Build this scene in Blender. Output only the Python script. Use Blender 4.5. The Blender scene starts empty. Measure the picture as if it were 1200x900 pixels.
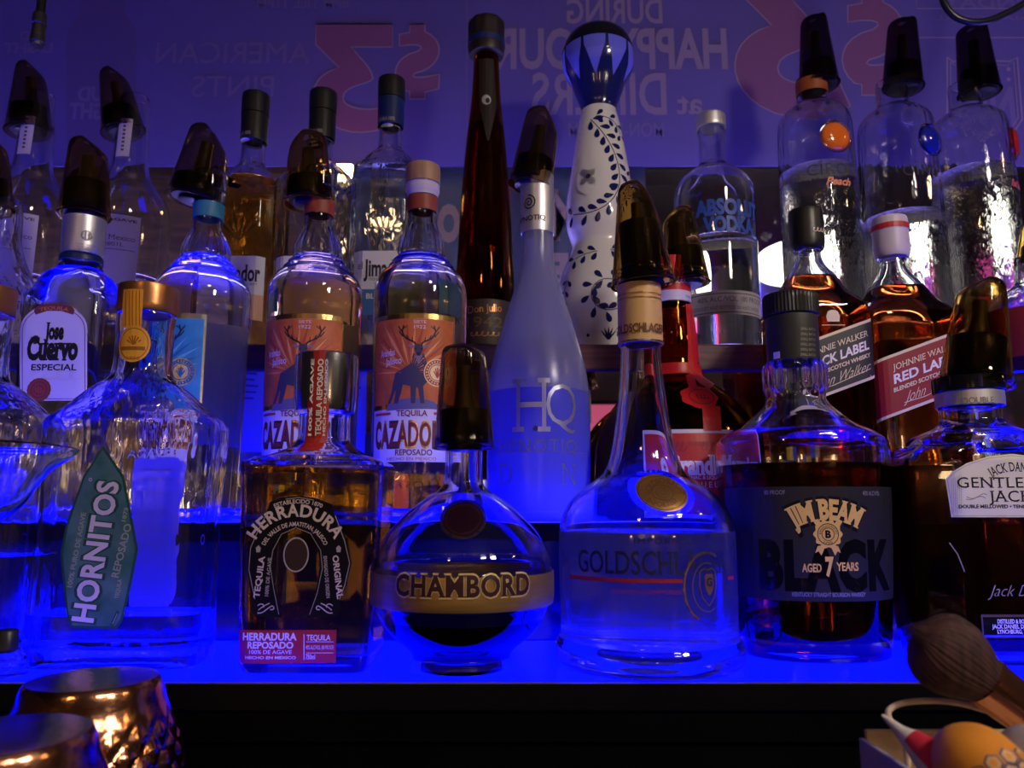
import bpy, bmesh, math, random
import numpy as np
from mathutils import Vector, Matrix
from mathutils.geometry import tessellate_polygon
random.seed(7)
S = bpy.context.scene
C = S.collection
F = 900.0                      # focal length in pixels of the 1200x900 frame
TH = math.radians(9.2)         # the camera looks up a little
CT, ST = math.cos(TH), math.sin(TH)
CZ = 1.40                      # eye height above the floor
def dyy(py): return CT + (py-450)/F*ST
def slope(py):
    v = -(py-450)/F
    return (ST+v*CT)/(CT-v*ST)
def kx(py, Y): return Y/(F*dyy(py))            # metres per pixel at distance Y
def wx(px, py, Y): return (px-600)*kx(py, Y)
def wz(py, Y): return CZ+Y*slope(py)
def pt(px, py, Y): return Vector((wx(px, py, Y), Y, wz(py, Y)))

# ------------------------------------------------------------------ materials
MATS = {}
def _mat(name):
    m = bpy.data.materials.new(name); m.use_nodes = True
    nt = m.node_tree; nt.nodes.clear()
    out = nt.nodes.new('ShaderNodeOutputMaterial')
    return m, nt, out
def P(name, col, rough=.5, metal=0, spec=.5, emit=None, es=0, noise=0, nscale=200, bump=0, coat=0, stretch=None, col2=None, trans=0, ior=1.45, thr=(.35,.65)):
    if name in MATS: return MATS[name]
    m, nt, out = _mat(name)
    b = nt.nodes.new('ShaderNodeBsdfPrincipled')
    b.inputs['Base Color'].default_value = (*col, 1)
    b.inputs['Roughness'].default_value = rough
    b.inputs['Metallic'].default_value = metal
    b.inputs['Specular IOR Level'].default_value = spec
    b.inputs['Coat Weight'].default_value = coat
    b.inputs['Transmission Weight'].default_value = trans
    b.inputs['IOR'].default_value = ior
    if emit:
        b.inputs['Emission Color'].default_value = (*emit, 1); b.inputs['Emission Strength'].default_value = es
    if noise or bump or col2:
        tc = nt.nodes.new('ShaderNodeTexCoord'); mp = nt.nodes.new('ShaderNodeMapping')
        if stretch: mp.inputs['Scale'].default_value = stretch
        nz = nt.nodes.new('ShaderNodeTexNoise'); nz.inputs['Scale'].default_value = nscale; nz.inputs['Detail'].default_value = 5
        nt.links.new(tc.outputs['Object'], mp.inputs[0]); nt.links.new(mp.outputs[0], nz.inputs['Vector'])
        if noise or col2:
            cr = nt.nodes.new('ShaderNodeValToRGB')
            cr.color_ramp.elements[0].position, cr.color_ramp.elements[1].position = thr
            c1 = col2 if col2 else tuple(max(0, c*(1-noise)) for c in col)
            cr.color_ramp.elements[0].color = (*c1, 1); cr.color_ramp.elements[1].color = (*col, 1)
            nt.links.new(nz.outputs['Fac'], cr.inputs[0]); nt.links.new(cr.outputs[0], b.inputs['Base Color'])
        if bump:
            bp = nt.nodes.new('ShaderNodeBump'); bp.inputs['Strength'].default_value = bump; bp.inputs['Distance'].default_value = .001
            nt.links.new(nz.outputs['Fac'], bp.inputs['Height']); nt.links.new(bp.outputs[0], b.inputs['Normal'])
    nt.links.new(b.outputs[0], out.inputs[0])
    MATS[name] = m; return m
def G(name, col, rough=0.0, ior=1.5, bump=0, nscale=60, stretch=(1,1,.25), diff=0):
    """glass or clear liquid"""
    if name in MATS: return MATS[name]
    m, nt, out = _mat(name)
    g = nt.nodes.new('ShaderNodeBsdfGlass'); g.inputs['Color'].default_value = (*col, 1)
    g.inputs['Roughness'].default_value = rough; g.inputs['IOR'].default_value = ior
    if bump:
        tc = nt.nodes.new('ShaderNodeTexCoord'); mp = nt.nodes.new('ShaderNodeMapping'); mp.inputs['Scale'].default_value = stretch
        nz = nt.nodes.new('ShaderNodeTexNoise'); nz.inputs['Scale'].default_value = nscale; nz.inputs['Detail'].default_value = 2
        bp = nt.nodes.new('ShaderNodeBump'); bp.inputs['Strength'].default_value = bump; bp.inputs['Distance'].default_value = .002
        nt.links.new(tc.outputs['Object'], mp.inputs[0]); nt.links.new(mp.outputs[0], nz.inputs['Vector'])
        nt.links.new(nz.outputs['Fac'], bp.inputs['Height']); nt.links.new(bp.outputs[0], g.inputs['Normal'])
    last = g
    if diff:
        tr = nt.nodes.new('ShaderNodeBsdfTranslucent'); tr.inputs['Color'].default_value = (*col, 1)
        df = nt.nodes.new('ShaderNodeBsdfDiffuse'); df.inputs['Color'].default_value = (*col, 1)
        m1 = nt.nodes.new('ShaderNodeMixShader'); m1.inputs[0].default_value = .45
        nt.links.new(tr.outputs[0], m1.inputs[1]); nt.links.new(df.outputs[0], m1.inputs[2])
        m2 = nt.nodes.new('ShaderNodeMixShader'); m2.inputs[0].default_value = diff
        nt.links.new(g.outputs[0], m2.inputs[1]); nt.links.new(m1.outputs[0], m2.inputs[2]); last = m2
    nt.links.new(last.outputs[0], out.inputs[0])
    MATS[name] = m; return m

# ------------------------------------------------------------------ objects
def tag(o, label=None, cat=None, group=None, kind=None):
    if label: o['label'] = label
    if cat: o['category'] = cat
    if group: o['group'] = group
    if kind: o['kind'] = kind
    return o
def empty(name, loc, label=None, cat=None, group=None):
    o = bpy.data.objects.new(name, None); C.objects.link(o); o.location = loc
    o.empty_display_size = .02
    return tag(o, label, cat, group)
class MB:
    def __init__(s): s.v = []; s.f = []; s.m = []; s.mats = []
    def mi(s, m):
        if m not in s.mats: s.mats.append(m)
        return s.mats.index(m)
    def add(s, vs, fs, m):
        b = len(s.v); i = s.mi(m)
        s.v += [tuple(v) for v in vs]
        for f in fs: s.f.append(tuple(b+k for k in f)); s.m.append(i)
    def build(s, name, parent=None, smooth=40, loc=None):
        me = bpy.data.meshes.new(name); me.from_pydata(s.v, [], s.f)
        for m in s.mats: me.materials.append(m)
        me.polygons.foreach_set('material_index', s.m)
        if smooth is not None:
            me.polygons.foreach_set('use_smooth', [True]*len(s.f))
            me.set_sharp_from_angle(angle=math.radians(smooth))
        me.update()
        o = bpy.data.objects.new(name, me); C.objects.link(o)
        if parent is not None: o.parent = parent
        if loc is not None: o.location = loc
        return o
    # shapes
    def box(s, x0, x1, y0, y1, z0, z1, m, bev=0):
        bm = bmesh.new(); bmesh.ops.create_cube(bm, size=1)
        for v in bm.verts:
            v.co = Vector(((x0+x1)/2+v.co.x*(x1-x0), (y0+y1)/2+v.co.y*(y1-y0), (z0+z1)/2+v.co.z*(z1-z0)))
        if bev: bmesh.ops.bevel(bm, geom=bm.edges[:], offset=bev, segments=2, affect='EDGES', profile=.5)
        s.bm(bm, m)
    def bm(s, bm, m, mtx=None):
        bm.verts.index_update()
        s.add([(mtx @ v.co if mtx else v.co) for v in bm.verts], [[v.index for v in f.verts] for f in bm.faces], m); bm.free()
    def tube(s, pts, r, m, seg=12, cap=True):
        pts = [Vector(p) for p in pts]; n = len(pts)
        rs = r if isinstance(r, (list, tuple)) else [r]*n
        vs = []; fs = []; up = None
        for i, p in enumerate(pts):
            t = (pts[min(i+1, n-1)]-pts[max(i-1, 0)]).normalized()
            if up is None: up = t.orthogonal().normalized()
            up = (up-t*up.dot(t)).normalized(); sd = t.cross(up)
            for k in range(seg):
                a = 2*math.pi*k/seg; vs.append(p+(up*math.cos(a)+sd*math.sin(a))*rs[i])
        for i in range(n-1):
            for k in range(seg):
                a, b = i*seg+k, i*seg+(k+1) % seg
                fs.append((a, b, b+seg, a+seg))
        if cap: fs.append(tuple(range(seg))[::-1]); fs.append(tuple(range((n-1)*seg, n*seg)))
        s.add(vs, fs, m)
def rad(t, hx, hy, n):
    """radius in direction (sin t, -cos t): superellipse, or a chamfered rectangle when n < 0"""
    sx, cy = abs(math.sin(t)), abs(math.cos(t))
    if n < 0: return 1/max(sx/hx, cy/hy, (sx/hx+cy/hy)/(-n))
    return ((sx/hx)**n+(cy/hy)**n)**(-1/n)
def loft(mb, rings, m, seg=72, bot=True, top=True, mtx=None, wave=None):
    """rings: (z, hx, hy, n) bottom to top"""
    vs = []; fs = []
    for (z, hx, hy, n) in rings:
        for k in range(seg):
            t = 2*math.pi*k/seg; r = rad(t, max(hx, 1e-5), max(hy, 1e-5), n)
            if wave: r *= wave(t, z)
            v = Vector((math.sin(t)*r, -math.cos(t)*r, z)); vs.append(mtx @ v if mtx else v)
    for i in range(len(rings)-1):
        for k in range(seg):
            a, b = i*seg+k, i*seg+(k+1) % seg
            fs.append((a, b, b+seg, a+seg))
    if bot: fs.append(tuple(range(seg))[::-1])
    if top: fs.append(tuple(range((len(rings)-1)*seg, len(rings)*seg)))
    mb.add(vs, fs, m)
def pchip(xs, ys, xq):
    xs = np.array(xs, float); ys = np.array(ys, float)
    h = np.diff(xs); d = np.diff(ys)/h; n = len(xs); g = np.zeros(n)
    for i in range(1, n-1):
        if d[i-1]*d[i] > 0:
            w1, w2 = 2*h[i]+h[i-1], h[i]+2*h[i-1]
            g[i] = (w1+w2)/(w1/d[i-1]+w2/d[i])
    g[0], g[-1] = d[0], d[-1]
    xq = np.clip(xq, xs[0], xs[-1]); i = np.clip(np.searchsorted(xs, xq)-1, 0, n-2)
    t = (xq-xs[i])/h[i]
    return (2*t**3-3*t*t+1)*ys[i]+(t**3-2*t*t+t)*h[i]*g[i]+(-2*t**3+3*t*t)*ys[i+1]+(t**3-t*t)*h[i]*g[i+1]

# ------------------------------------------------------------------ lettering
_tc = {}
def glyphs(s, bold=0, serif=0, space=1.0):
    """flat triangles of a string, capital height 1, baseline at 0, centred on x"""
    key = (s, bold, serif, space)
    if key in _tc: return _tc[key]
    cu = bpy.data.curves.new('t', 'FONT'); cu.body = s; cu.size = 1; cu.offset = bold; cu.space_character = space
    cu.resolution_u = 3; cu.fill_mode = 'FRONT'
    ob = bpy.data.objects.new('t', cu); C.objects.link(ob)
    dg = bpy.context.evaluated_depsgraph_get(); me = bpy.data.meshes.new_from_object(ob.evaluated_get(dg))
    bpy.data.objects.remove(ob); bpy.data.curves.remove(cu)
    vs = [(v.co.x, v.co.y) for v in me.vertices]; fs = [tuple(p.vertices) for p in me.polygons]
    cap = CAPH
    if serif and vs:
        cnt = {}
        for f in fs:
            for a, b in zip(f, f[1:]+f[:1]): cnt[(min(a, b), max(a, b))] = cnt.get((min(a, b), max(a, b)), 0)+1
        add = []
        for (a, b), c in cnt.items():
            if c != 1: continue
            (x0, y0), (x1, y1) = vs[a], vs[b]
            if abs(y0-y1) > .01 or not .03 < abs(x1-x0) < .3: continue
            x0, x1 = min(x0, x1), max(x0, x1)
            for yl, d in ((-bold, 1), (cap+bold, -1), (.449+bold, -1)):
                if abs(y0-yl) < .03: add.append((x0-.07*serif, x1+.07*serif, y0, y0+d*.055*serif))
        for (x0, x1, y0, y1) in add:
            n = len(vs); vs += [(x0, y0), (x1, y0), (x1, y1), (x0, y1)]; fs.append((n, n+1, n+2, n+3))
    bpy.data.meshes.remove(me)
    if vs:
        xm = (min(v[0] for v in vs)+max(v[0] for v in vs))/2
        vs = [((x-xm)/cap, y/cap) for x, y in vs]
    _tc[key] = (vs, fs); return _tc[key]
CAPH = .69
_v = glyphs('H')[0]; CAPH = .69*max(v[1] for v in _v); _tc.clear()
# ------------------------------------------------------------------ bottles
Z1 = -0.092          # lower lit step, relative to the eye
Z2 = -0.0098         # upper lit step
Z3 = 0.151           # wooden shelf
class Bottle:
    """profile read as (pixel row, half width in pixels[, depth/width, squareness]) from the top down"""
    def __init__(s, name, label, cat, px, py, Y, zb, prof, wall=.0025, thick=.006, group=None, flat=False, Yx=None):
        s.Y = Y; s.zb = zb; s.X = wx(px, py, Yx or Y); s.wall = wall; s.thick = thick; s.px = px
        s.root = empty(name, (s.X, Y, CZ+zb), label, cat, group)
        pts = []; ra, nn = 1, 2
        for p in prof:
            if len(p) > 2: ra = p[2]
            if len(p) > 3: nn = p[3]
            k = kx(p[0], Y); h = p[1]*k; Yp = Y
            if flat and (nn > 3 or nn < 0): Yp = Y-ra*h*.95; h = p[1]*kx(p[0], Yp)
            pts.append((wz(p[0], Yp)-CZ-zb, h, ra, nn))
        pts = pts[::-1]
        pts[0] = (0.0, *pts[0][1:])
        q = [pts[0]]
        for p in pts[1:]:
            z = max(p[0], q[-1][0]+.0004); q.append((z, *p[1:]))
        s.pts = q
        s.zs = [p[0] for p in q]; s.hs = [p[1] for p in q]; s.ra = [p[2] for p in q]; s.ns = [p[3] for p in q]
        s.top = s.zs[-1]; s.cache = {}
    def par(s, z):
        h = float(pchip(s.zs, s.hs, np.array([z]))[0]); r = float(np.interp(z, s.zs, s.ra))
        a = [abs(n) for n in s.ns]; sg = -1 if min(s.ns) < 0 and s.ns[int(np.clip(np.searchsorted(s.zs, z), 0, len(s.ns)-1))] < 0 else 1
        return h, h*r, sg*float(np.interp(z, s.zs, a))
    def z(s, py, d=1.0):
        """height on the bottle of a pixel row seen on its front"""
        zz = wz(py, s.Y)-CZ-s.zb
        for _ in range(3):
            hy = s.par(min(max(zz, 0), s.top))[1]; zz = wz(py, s.Y-hy*d)-CZ-s.zb
        return zz
    def rings(s, z0, z1, off=0.0, n=4):
        zs = [z for z in s.zs if z0 < z < z1]; zs = [z0]+zs+[z1]; out = []
        for a, b in zip(zs, zs[1:]):
            m = max(1, min(n, int((b-a)/.0015)))
            out += [a+(b-a)*i/m for i in range(m)]
        out.append(z1); rr = []
        for z in out:
            h, hy, nn = s.par(z); rr.append((z, max(h+off, .0005), max(hy+off, .0005), nn))
        return rr
    def glass(s, mat, seg=80, wave=None, z1=None, solid=False, name='glass_body', push=0.0):
        z1 = z1 or s.top
        o = s.rings(0, z1)
        h0 = o[0]
        rr = [(0.0004+push, h0[1]*.55, h0[2]*.55, h0[3]), (0, h0[1]*.6, h0[2]*.6, h0[3])]+o
        if not solid:
            inn = s.rings(s.thick, z1-.0002, -s.wall)[::-1]
            l = inn[-1]
            rr += inn+[(s.thick-.0012, l[1]*.93, l[2]*.93, l[3])]
        mb = MB(); loft(mb, rr, mat, seg, wave=wave)
        return mb.build(name, s.root, 35)
    def liquid(s, py, mat, seg=80, name='liquid', level=None):
        zl = level if level else s.z(py, 0)
        r = s.rings(s.thick-.0003, zl, -s.wall+.0003)
        l = r[0]; r = [(s.thick-.0015, l[1]*.93, l[2]*.93, l[3])]+r
        e = r[-1]; r.append((e[0]-.0003, e[1]*.97, e[2]*.97, e[3]))
        mb = MB(); loft(mb, r, mat, seg)
        return mb.build(name, s.root, 35)
    def sleeve(s, name, py0, py1, mat, off=.0006, seg=72, wave=None, cap=False):
        """a band or capsule wrapped round the neck between two pixel rows"""
        za, zb = s.z(py1, 0), s.z(py0, 0)
        zb = min(zb, s.top) if not cap else zb
        r = s.rings(max(za, 0), zb, off)
        mb = MB()
        if not cap:
            i = [(z, hx-off-.0003, hy-off-.0003, n) for z, hx, hy, n in r][::-1]
            loft(mb, r+i, mat, seg, bot=False, top=False, wave=wave)
            n = len(r+i)-1; mb.f += [(n*seg+k, n*seg+(k+1) % seg, (k+1) % seg, k) for k in range(seg)]; mb.m += [0]*seg
        else: loft(mb, r, mat, seg, wave=wave)
        return mb.build(name, s.root, 35)
    # ---- surface lookup
    def poly(s, z, off):
        k = (round(z, 4), round(off, 5))
        if k in s.cache: return s.cache[k]
        hx, hy, n = s.par(min(max(z, 0), s.top)); hx += off; hy += off
        t = np.linspace(0, math.pi, 73); r = np.array([rad(a, hx, hy, n) for a in t])
        x = np.sin(t)*r; y = -np.cos(t)*r
        L = np.concatenate([[0], np.cumsum(np.hypot(np.diff(x), np.diff(y)))])
        s.cache[k] = (L, x, y); return s.cache[k]
    def surf(s, u, z, off=.0003):
        L, x, y = s.poly(z, off); a = abs(u)
        return Vector((math.copysign(float(np.interp(a, L, x)), u), float(np.interp(a, L, y)), z))
    def loc(s, px, py):
        """pixel on the visible front -> (u, z) unrolled on the surface"""
        z = s.z(py); u = 0.0
        for _ in range(4):
            L, x, y = s.poly(z, 0); yl = float(np.interp(abs(u), L, y))
            z = wz(py, s.Y+yl)-CZ-s.zb
            X = wx(px, py, s.Y+yl)-s.X
            i = int(np.argmax(x)); xa = x[:i+1]
            u = math.copysign(float(np.interp(abs(X), xa, L[:i+1])), X)
        return u, z
class Lab:
    """a paper, foil or printed label: layers of flat artwork wrapped onto a bottle"""
    def __init__(s, b, off=.0003, cut=.004, sc=1.0, back=False):
        s.b = b; s.off = off; s.mb = MB(); s.cut = cut; s.sc = sc; s.uv = None; s.lo = 0; s.back = back
    def k(s, py): 
        hy = s.b.par(min(max(s.b.z(py), 0), s.b.top))[1]
        return kx(py, s.b.Y-hy)*s.sc
    def put(s, vs, fs, mat, layer=None):
        """(u, z) triangles -> cut into strips -> wrapped"""
        if not fs: return
        bm = bmesh.new(); bv = [bm.verts.new((u, z, 0)) for u, z in vs]
        for f in fs:
            try: bm.faces.new([bv[i] for i in f])
            except ValueError: pass
        us = [v[0] for v in vs]; zs = [v[1] for v in vs]; c = s.cut
        for lo, hi, ax in ((min(us), max(us), (1, 0, 0)), (min(zs), max(zs), (0, 1, 0))):
            cc = c if ax[0] else c*1.6
            if hi-lo > cc*1.3:
                q = math.floor(lo/cc)*cc+cc
                while q < hi:
                    bmesh.ops.bisect_plane(bm, geom=bm.verts[:]+bm.edges[:]+bm.faces[:], plane_co=(q if ax[0] else 0, q if ax[1] else 0, 0), plane_no=ax)
                    q += cc
        bm.normal_update()
        for f in bm.faces:
            if f.normal.z < 0: f.normal_flip()
        if layer is None: layer = s.lo
        off = s.off+layer*.00009; b = s.b
        bm.verts.index_update(); out = []
        for v in bm.verts:
            if s.back:
                w = b.surf(-v.co.x, v.co.y, off); out.append((-w.x, -w.y, w.z))
            else: out.append(b.surf(v.co.x, v.co.y, off))
        s.mb.add(out, [[v.index for v in f.verts] for f in bm.faces], mat); bm.free()
    def poly(s, pts, mat, layer=None, proj=True):
        uz = [s.b.loc(*p) for p in pts] if proj else pts
        tri = tessellate_polygon([[Vector((u, z, 0)) for u, z in uz]])
        s.put(uz, [tuple(t) for t in tri], mat, layer)
    def rect(s, x0, y0, x1, y1, mat, layer=None):
        u0, za = s.b.loc(x0, (y0+y1)/2); u1, _ = s.b.loc(x1, (y0+y1)/2)
        z0, z1 = s.b.z(y0), s.b.z(y1)
        s.poly([(u0, z0), (u1, z0), (u1, z1), (u0, z1)], mat, layer, False)
    def wrap(s, y0, y1, mat, ang=80, layer=None, cu=0.0):
        """a band reaching ang degrees either side of the front"""
        z0, z1 = s.b.z(y0), s.b.z(y1); h, hy, n = s.b.par((z0+z1)/2); u = math.radians(ang)*(h+hy)/2
        s.poly([(cu-u, z0), (cu+u, z0), (cu+u, z1), (cu-u, z1)], mat, layer, False)
    def local(s, px, py, pts, rot=0):
        u0, z0 = s.b.loc(px, py); k = s.k(py); c, n = math.cos(rot), math.sin(rot)
        return [(u0+(x*c-y*n)*k, z0+(x*n+y*c)*k) for x, y in pts]        # y upward here
    def text(s, t, px, py, h, mat, w=None, rot=0, bold=0, serif=0, shear=0, arc=0, layer=None, space=1.0, taper=None):
        vs, fs = glyphs(t, bold, serif, space)
        if not fs: return
        wid = max(v[0] for v in vs)-min(v[0] for v in vs)
        sx = (w/wid) if w else h
        p = [(x*sx+shear*y*h, (y-.5)*h) for x, y in vs]
        if taper: p = [(x, y*taper(x)) for x, y in p]
        if arc: p = [((arc+y)*math.sin(x/arc), (arc+y)*math.cos(x/arc)-arc) for x, y in p]
        s.put(s.local(px, py, p, math.radians(rot)), fs, mat, s.lo+2 if layer is None else layer)
    def shape(s, px, py, pts, mat, rot=0, layer=None):
        uz = s.local(px, py, pts, math.radians(rot))
        tri = tessellate_polygon([[Vector((u, z, 0)) for u, z in uz]])
        s.put(uz, [tuple(t) for t in tri], mat, s.lo+1 if layer is None else layer)
    def disc(s, px, py, rx, ry, mat, layer=None, rot=0, n=36, wob=0, wn=12):
        s.shape(px, py, [(rx*(1+wob*math.cos(wn*a))*math.cos(a), ry*(1+wob*math.cos(wn*a))*math.sin(a)) for a in [2*math.pi*i/n for i in range(n)]], mat, rot, layer)
    def ring(s, px, py, rx, ry, w, mat, layer=None, a0=0, a1=360, n=48):
        A = [math.radians(a0+(a1-a0)*i/n) for i in range(n+1)]
        v = [(rx*math.cos(a), ry*math.sin(a)) for a in A]+[((rx-w)*math.cos(a), (ry-w)*math.sin(a)) for a in A]
        s.put(s.local(px, py, v), [(i, i+1, n+2+i, n+1+i) for i in range(n)], mat, s.lo+2 if layer is None else layer)
    def line(s, pts, w, mat, layer=None, px=None, py=None):
        """polyline in pixels, each end where the photo shows it; or local to an anchor when px, py given (y up)"""
        if px is None:
            uz = [s.b.loc(*p) for p in pts]; k = s.k(pts[0][1])
        else:
            uz = s.local(px, py, pts); k = s.k(py)
        v = []; n = len(uz)
        for i, (u, z) in enumerate(uz):
            a, b = uz[max(i-1, 0)], uz[min(i+1, n-1)]; d = math.hypot(b[0]-a[0], b[1]-a[1]) or 1
            nx, ny = -(b[1]-a[1])/d*w*k/2, (b[0]-a[0])/d*w*k/2
            v += [(u+nx, z+ny), (u-nx, z-ny)]
        s.put(v, [(2*i, 2*i+1, 2*i+3, 2*i+2) for i in range(n-1)], mat, s.lo+2 if layer is None else layer)
    def build(s, name, label=None, parent=None):
        o = s.mb.build(name, parent or s.b.root, None)
        if label: o['label'] = label
        return o
def scribble(n, w, h, seed, slant=.3):
    """a handwriting-like stroke"""
    r = random.Random(seed); out = []
    for i in range(n*7+1):
        t = i/7; ph = t*2*math.pi
        a = .5+.5*r.random() if i % 7 == 0 else (a if i else .6)
        y = math.sin(ph)*h*.5*a; x = -w/2+w*t/n+math.cos(ph)*w/n*.35
        out.append((x+slant*y, y))
    return out

# ------------------------------------------------------------------ pourers under smoked dust covers
def cover(b, top, bot, hwt, hwb, chamf=.16, smoke='smoke', side=1, collar=(.05, .36), neck=None):
    """tapered smoked cover with a slanted shoulder; the ends of its axis are read in pixels"""
    Y = b.Y; A = pt(*bot, Y)-b.root.location; B = pt(*top, Y)-b.root.location
    ax = B-A; H = ax.length; k = kx(bot[1], Y); rb, rt = hwb*k, hwt*k
    q = Vector((0, 0, 1)).rotation_difference(ax.normalized()).to_matrix().to_4x4()
    M = Matrix.Translation(A) @ q
    def fr(f): return rb+(rt-rb)*f
    def top_ring(rr, w):
        out = []
        for z, r in rr: out.append((z, r))
        return out
    o = [(0, rb*1.02), (.012, rb*1.045), (.03, rb*1.0)]+[(f, fr(f)) for f in (.15, .3, .45, .6, .75, .86)]
    o += [(.93, fr(.93)*.995), (.965, fr(1)*.97), (.987, fr(1)*.89), (1.0, fr(1)*.74), (1.004, fr(1)*.35)]
    i = [(.985, fr(1)*.3), (.982, fr(1)*.66), (.97, fr(1)*.80), (.945, fr(.97)*.90), (.9, fr(.9)*.94)]+[(f, fr(f)-.0011) for f in (.75, .6, .45, .3, .15, .03)]+[(.0, rb-.0013)]
    mb = MB(); seg = 56
    m0 = MB(); loft(m0, [(f*H, r, r, 2) for f, r in o+i], MATS[smoke], seg, bot=False, top=False)
    n = len(o+i); m0.f += [((n-1)*seg+k_, (n-1)*seg+(k_+1) % seg, (k_+1) % seg, k_) for k_ in range(seg)]; m0.m += [0]*seg
    def bend(v):
        x, y, z = v; f = z/H
        w = max(0, (f-.66)/.34)
        z2 = z-chamf*1.25*H*w*max(0, side*x/rt-.05)
        return M @ Vector((x, y, z2))
    m0.v = [tuple(bend(v)) for v in m0.v]
    cv = m0.build('pour_cover', b.root, 40)
    # the pourer inside: ribbed stopper, flange, spout
    c = MB(); k0, k1 = collar
    r0 = min(fr(.1)*.8, (neck or 99)*k+.0004) if neck else fr(.1)*.62
    rr = []
    for j in range(9):
        f = -.02+(k0+.02)*j/8; rr.append((f*H, r0*(1 if j % 2 else .93), r0*(1 if j % 2 else .93), 2))
    rf = fr(k1)-.0016
    rr += [(k0*H, rf*.96, rf*.96, 2), (k0*H+.001, rf, rf, 2), (k1*H-.001, rf*.99, rf*.99, 2), (k1*H, rf*.95, rf*.95, 2), (k1*H+.0005, rf*.5, rf*.5, 2)]
    loft(c, rr, MATS['rubber'], 40, mtx=M); c.build('spout_stopper', cv, 40)
    t = MB(); rs = rt*.36
    tr = [(k1*H-.001, rs*1.5, rs*1.5, 2), (k1*H+.004, rs*1.25, rs*1.25, 2), (.62*H, rs, rs, 2), (.8*H, rs*.9, rs*.9, 2), (.802*H, rs*.6, rs*.6, 2), (.7*H, rs*.6, rs*.6, 2)]
    loft(t, tr, MATS['spout'], 24, mtx=M); t.build('pour_spout', cv, 40)
    return cv
# ------------------------------------------------------------------ shared materials
BL = (0.0003, 0.0008, 1.0)
G('glass', (.97, .98, .99)); G('glass_dk', (.80, .86, .92)); G('glass_rip', (.96, .97, .98), bump=.35, nscale=110)
G('glass_amber', (.72, .36, .07)); G('glass_brown', (.66, .42, .15)); G('smoke', (.74, .66, .54), rough=.04, ior=1.35)
G('smoke_amber', (.80, .70, .48), rough=.03, ior=1.35)
G('tequila', (.97, .98, .99), ior=1.36); G('gold_teq', (.93, .72, .30), ior=1.36); G('pale_teq', (.97, .9, .7), ior=1.36)
G('whisky', (.80, .38, .09), ior=1.36); G('bourbon', (.46, .15, .035), ior=1.36); G('berry', (.16, .01, .045), ior=1.36); G('cognac', (.62, .22, .03), ior=1.36)
G('rum_red', (.45, .03, .05), ior=1.36)
G('frost', (.86, .88, .98), rough=.24, diff=.22); G('frost_blue', (.05, .08, .95), rough=.3, diff=.85, ior=1.4); G('thin_paper', (.92, .86, .90), diff=1.0); G('flecked', (.93, .95, 1.0), ior=1.36, diff=.13); G('ripple_liq', (.97, .98, .99), ior=1.36, bump=.5, nscale=260)
P('rubber', (.012, .012, .014), .35); P('spout', (.10, .075, .05), .3)
P('black_plastic', (.012, .012, .013), .38); P('black_matte', (.02, .02, .022), .55); P('black_gloss', (.006, .006, .007), .08)
P('white_paper', (.80, .78, .76), .55); P('cream_paper', (.83, .79, .72), .5); P('grey_ink', (.30, .29, .29), .6)
P('ink', (.012, .011, .013), .5); P('gold', (.85, .60, .24), .28, 1); P('gold_ink', (.86, .66, .33), .4, .35); P('silver', (.78, .78, .80), .22, 1)
P('silver_matte', (.72, .72, .76), .4, .8); P('white_ink', (.86, .80, .76), .5); P('red_paper', (.52, .018, .022), .45); P('dark_red', (.19, .012, .016), .45)
P('orange_paper', (.78, .20, .035), .5, noise=.35, nscale=60); P('orange_dk', (.55, .075, .03), .5); P('orange_lt', (.92, .36, .10), .5)
P('teal_paper', (.04, .36, .58), .5, noise=.3, nscale=60); P('teal_dk', (.02, .16, .34), .5); P('teal_lt', (.16, .55, .72), .5)
P('wood_top', (.48, .27, .15), .5, noise=.4, nscale=120, stretch=(1, 1, .15)); P('cork', (.55, .36, .2), .7, noise=.3, nscale=400)
P('navy', (.008, .02, .12), .4); P('print_blue', (.02, .08, .45), .45); P('deer', (.055, .05, .085), .5); P('deer_lt', (.22, .20, .27), .5); P('deer_dk', (.012, .011, .02), .5)
# ------------------------------------------------------------------ the room
def struct(name, mb, label=None, smooth=None):
    o = mb.build(name, None, smooth); o['kind'] = 'structure'
    if label: o['label'] = label
    return o
P('floor_mat', (.035, .028, .024), .4, noise=.4, nscale=4); P('dark_wall', (.10, .085, .095), .7, noise=.3, nscale=5)
P('ceil_mat', (.04, .035, .05), .8, noise=.2, nscale=6); P('black_fascia', (.0025, .0025, .004), .6, noise=.4, nscale=12, spec=.05); P('edge_black', (.004, .004, .006), .5, spec=.08)
P('panel_wood', (.085, .048, .016), .55, col2=(.03, .017, .006), nscale=9, stretch=(1, 1, 14))
P('shelf_wood', (.15, .036, .042), .38, col2=(.055, .014, .024), nscale=10, stretch=(1.5, 12, 22))
m = MB(); m.box(-3, 3, -4, 4.2, -.1, 0, MATS['floor_mat']); struct('floor', m)
m = MB(); m.box(-3, 3, -4, 4.2, 2.75, 2.85, MATS['ceil_mat']); struct('ceiling', m)
for n, a in (('wall_left', (-3.1, -3)), ('wall_right', (3, 3.1))):
    m = MB(); m.box(*a, -4, 4.2, 0, 2.75, MATS['dark_wall']); struct(n, m)
m = MB(); P('rear_paint', (.34, .22, .17), .7, noise=.25, nscale=3); P('far_paint', (.46, .43, .46), .7, noise=.3, nscale=3); m.box(-3.1, 3.1, -4.1, -4, 0, 2.75, MATS['rear_paint']); struct('wall_rear', m)
m = MB(); m.box(-3.1, 3.1, 4.2, 4.3, 0, 2.75, MATS['far_paint']); struct('wall_far', m)
YW = 0.965                                                   # the wall behind the bottles
xw0 = wx(440, 250, YW); zt = wz(190, YW); zs = CZ+Z3
m = MB()
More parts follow.
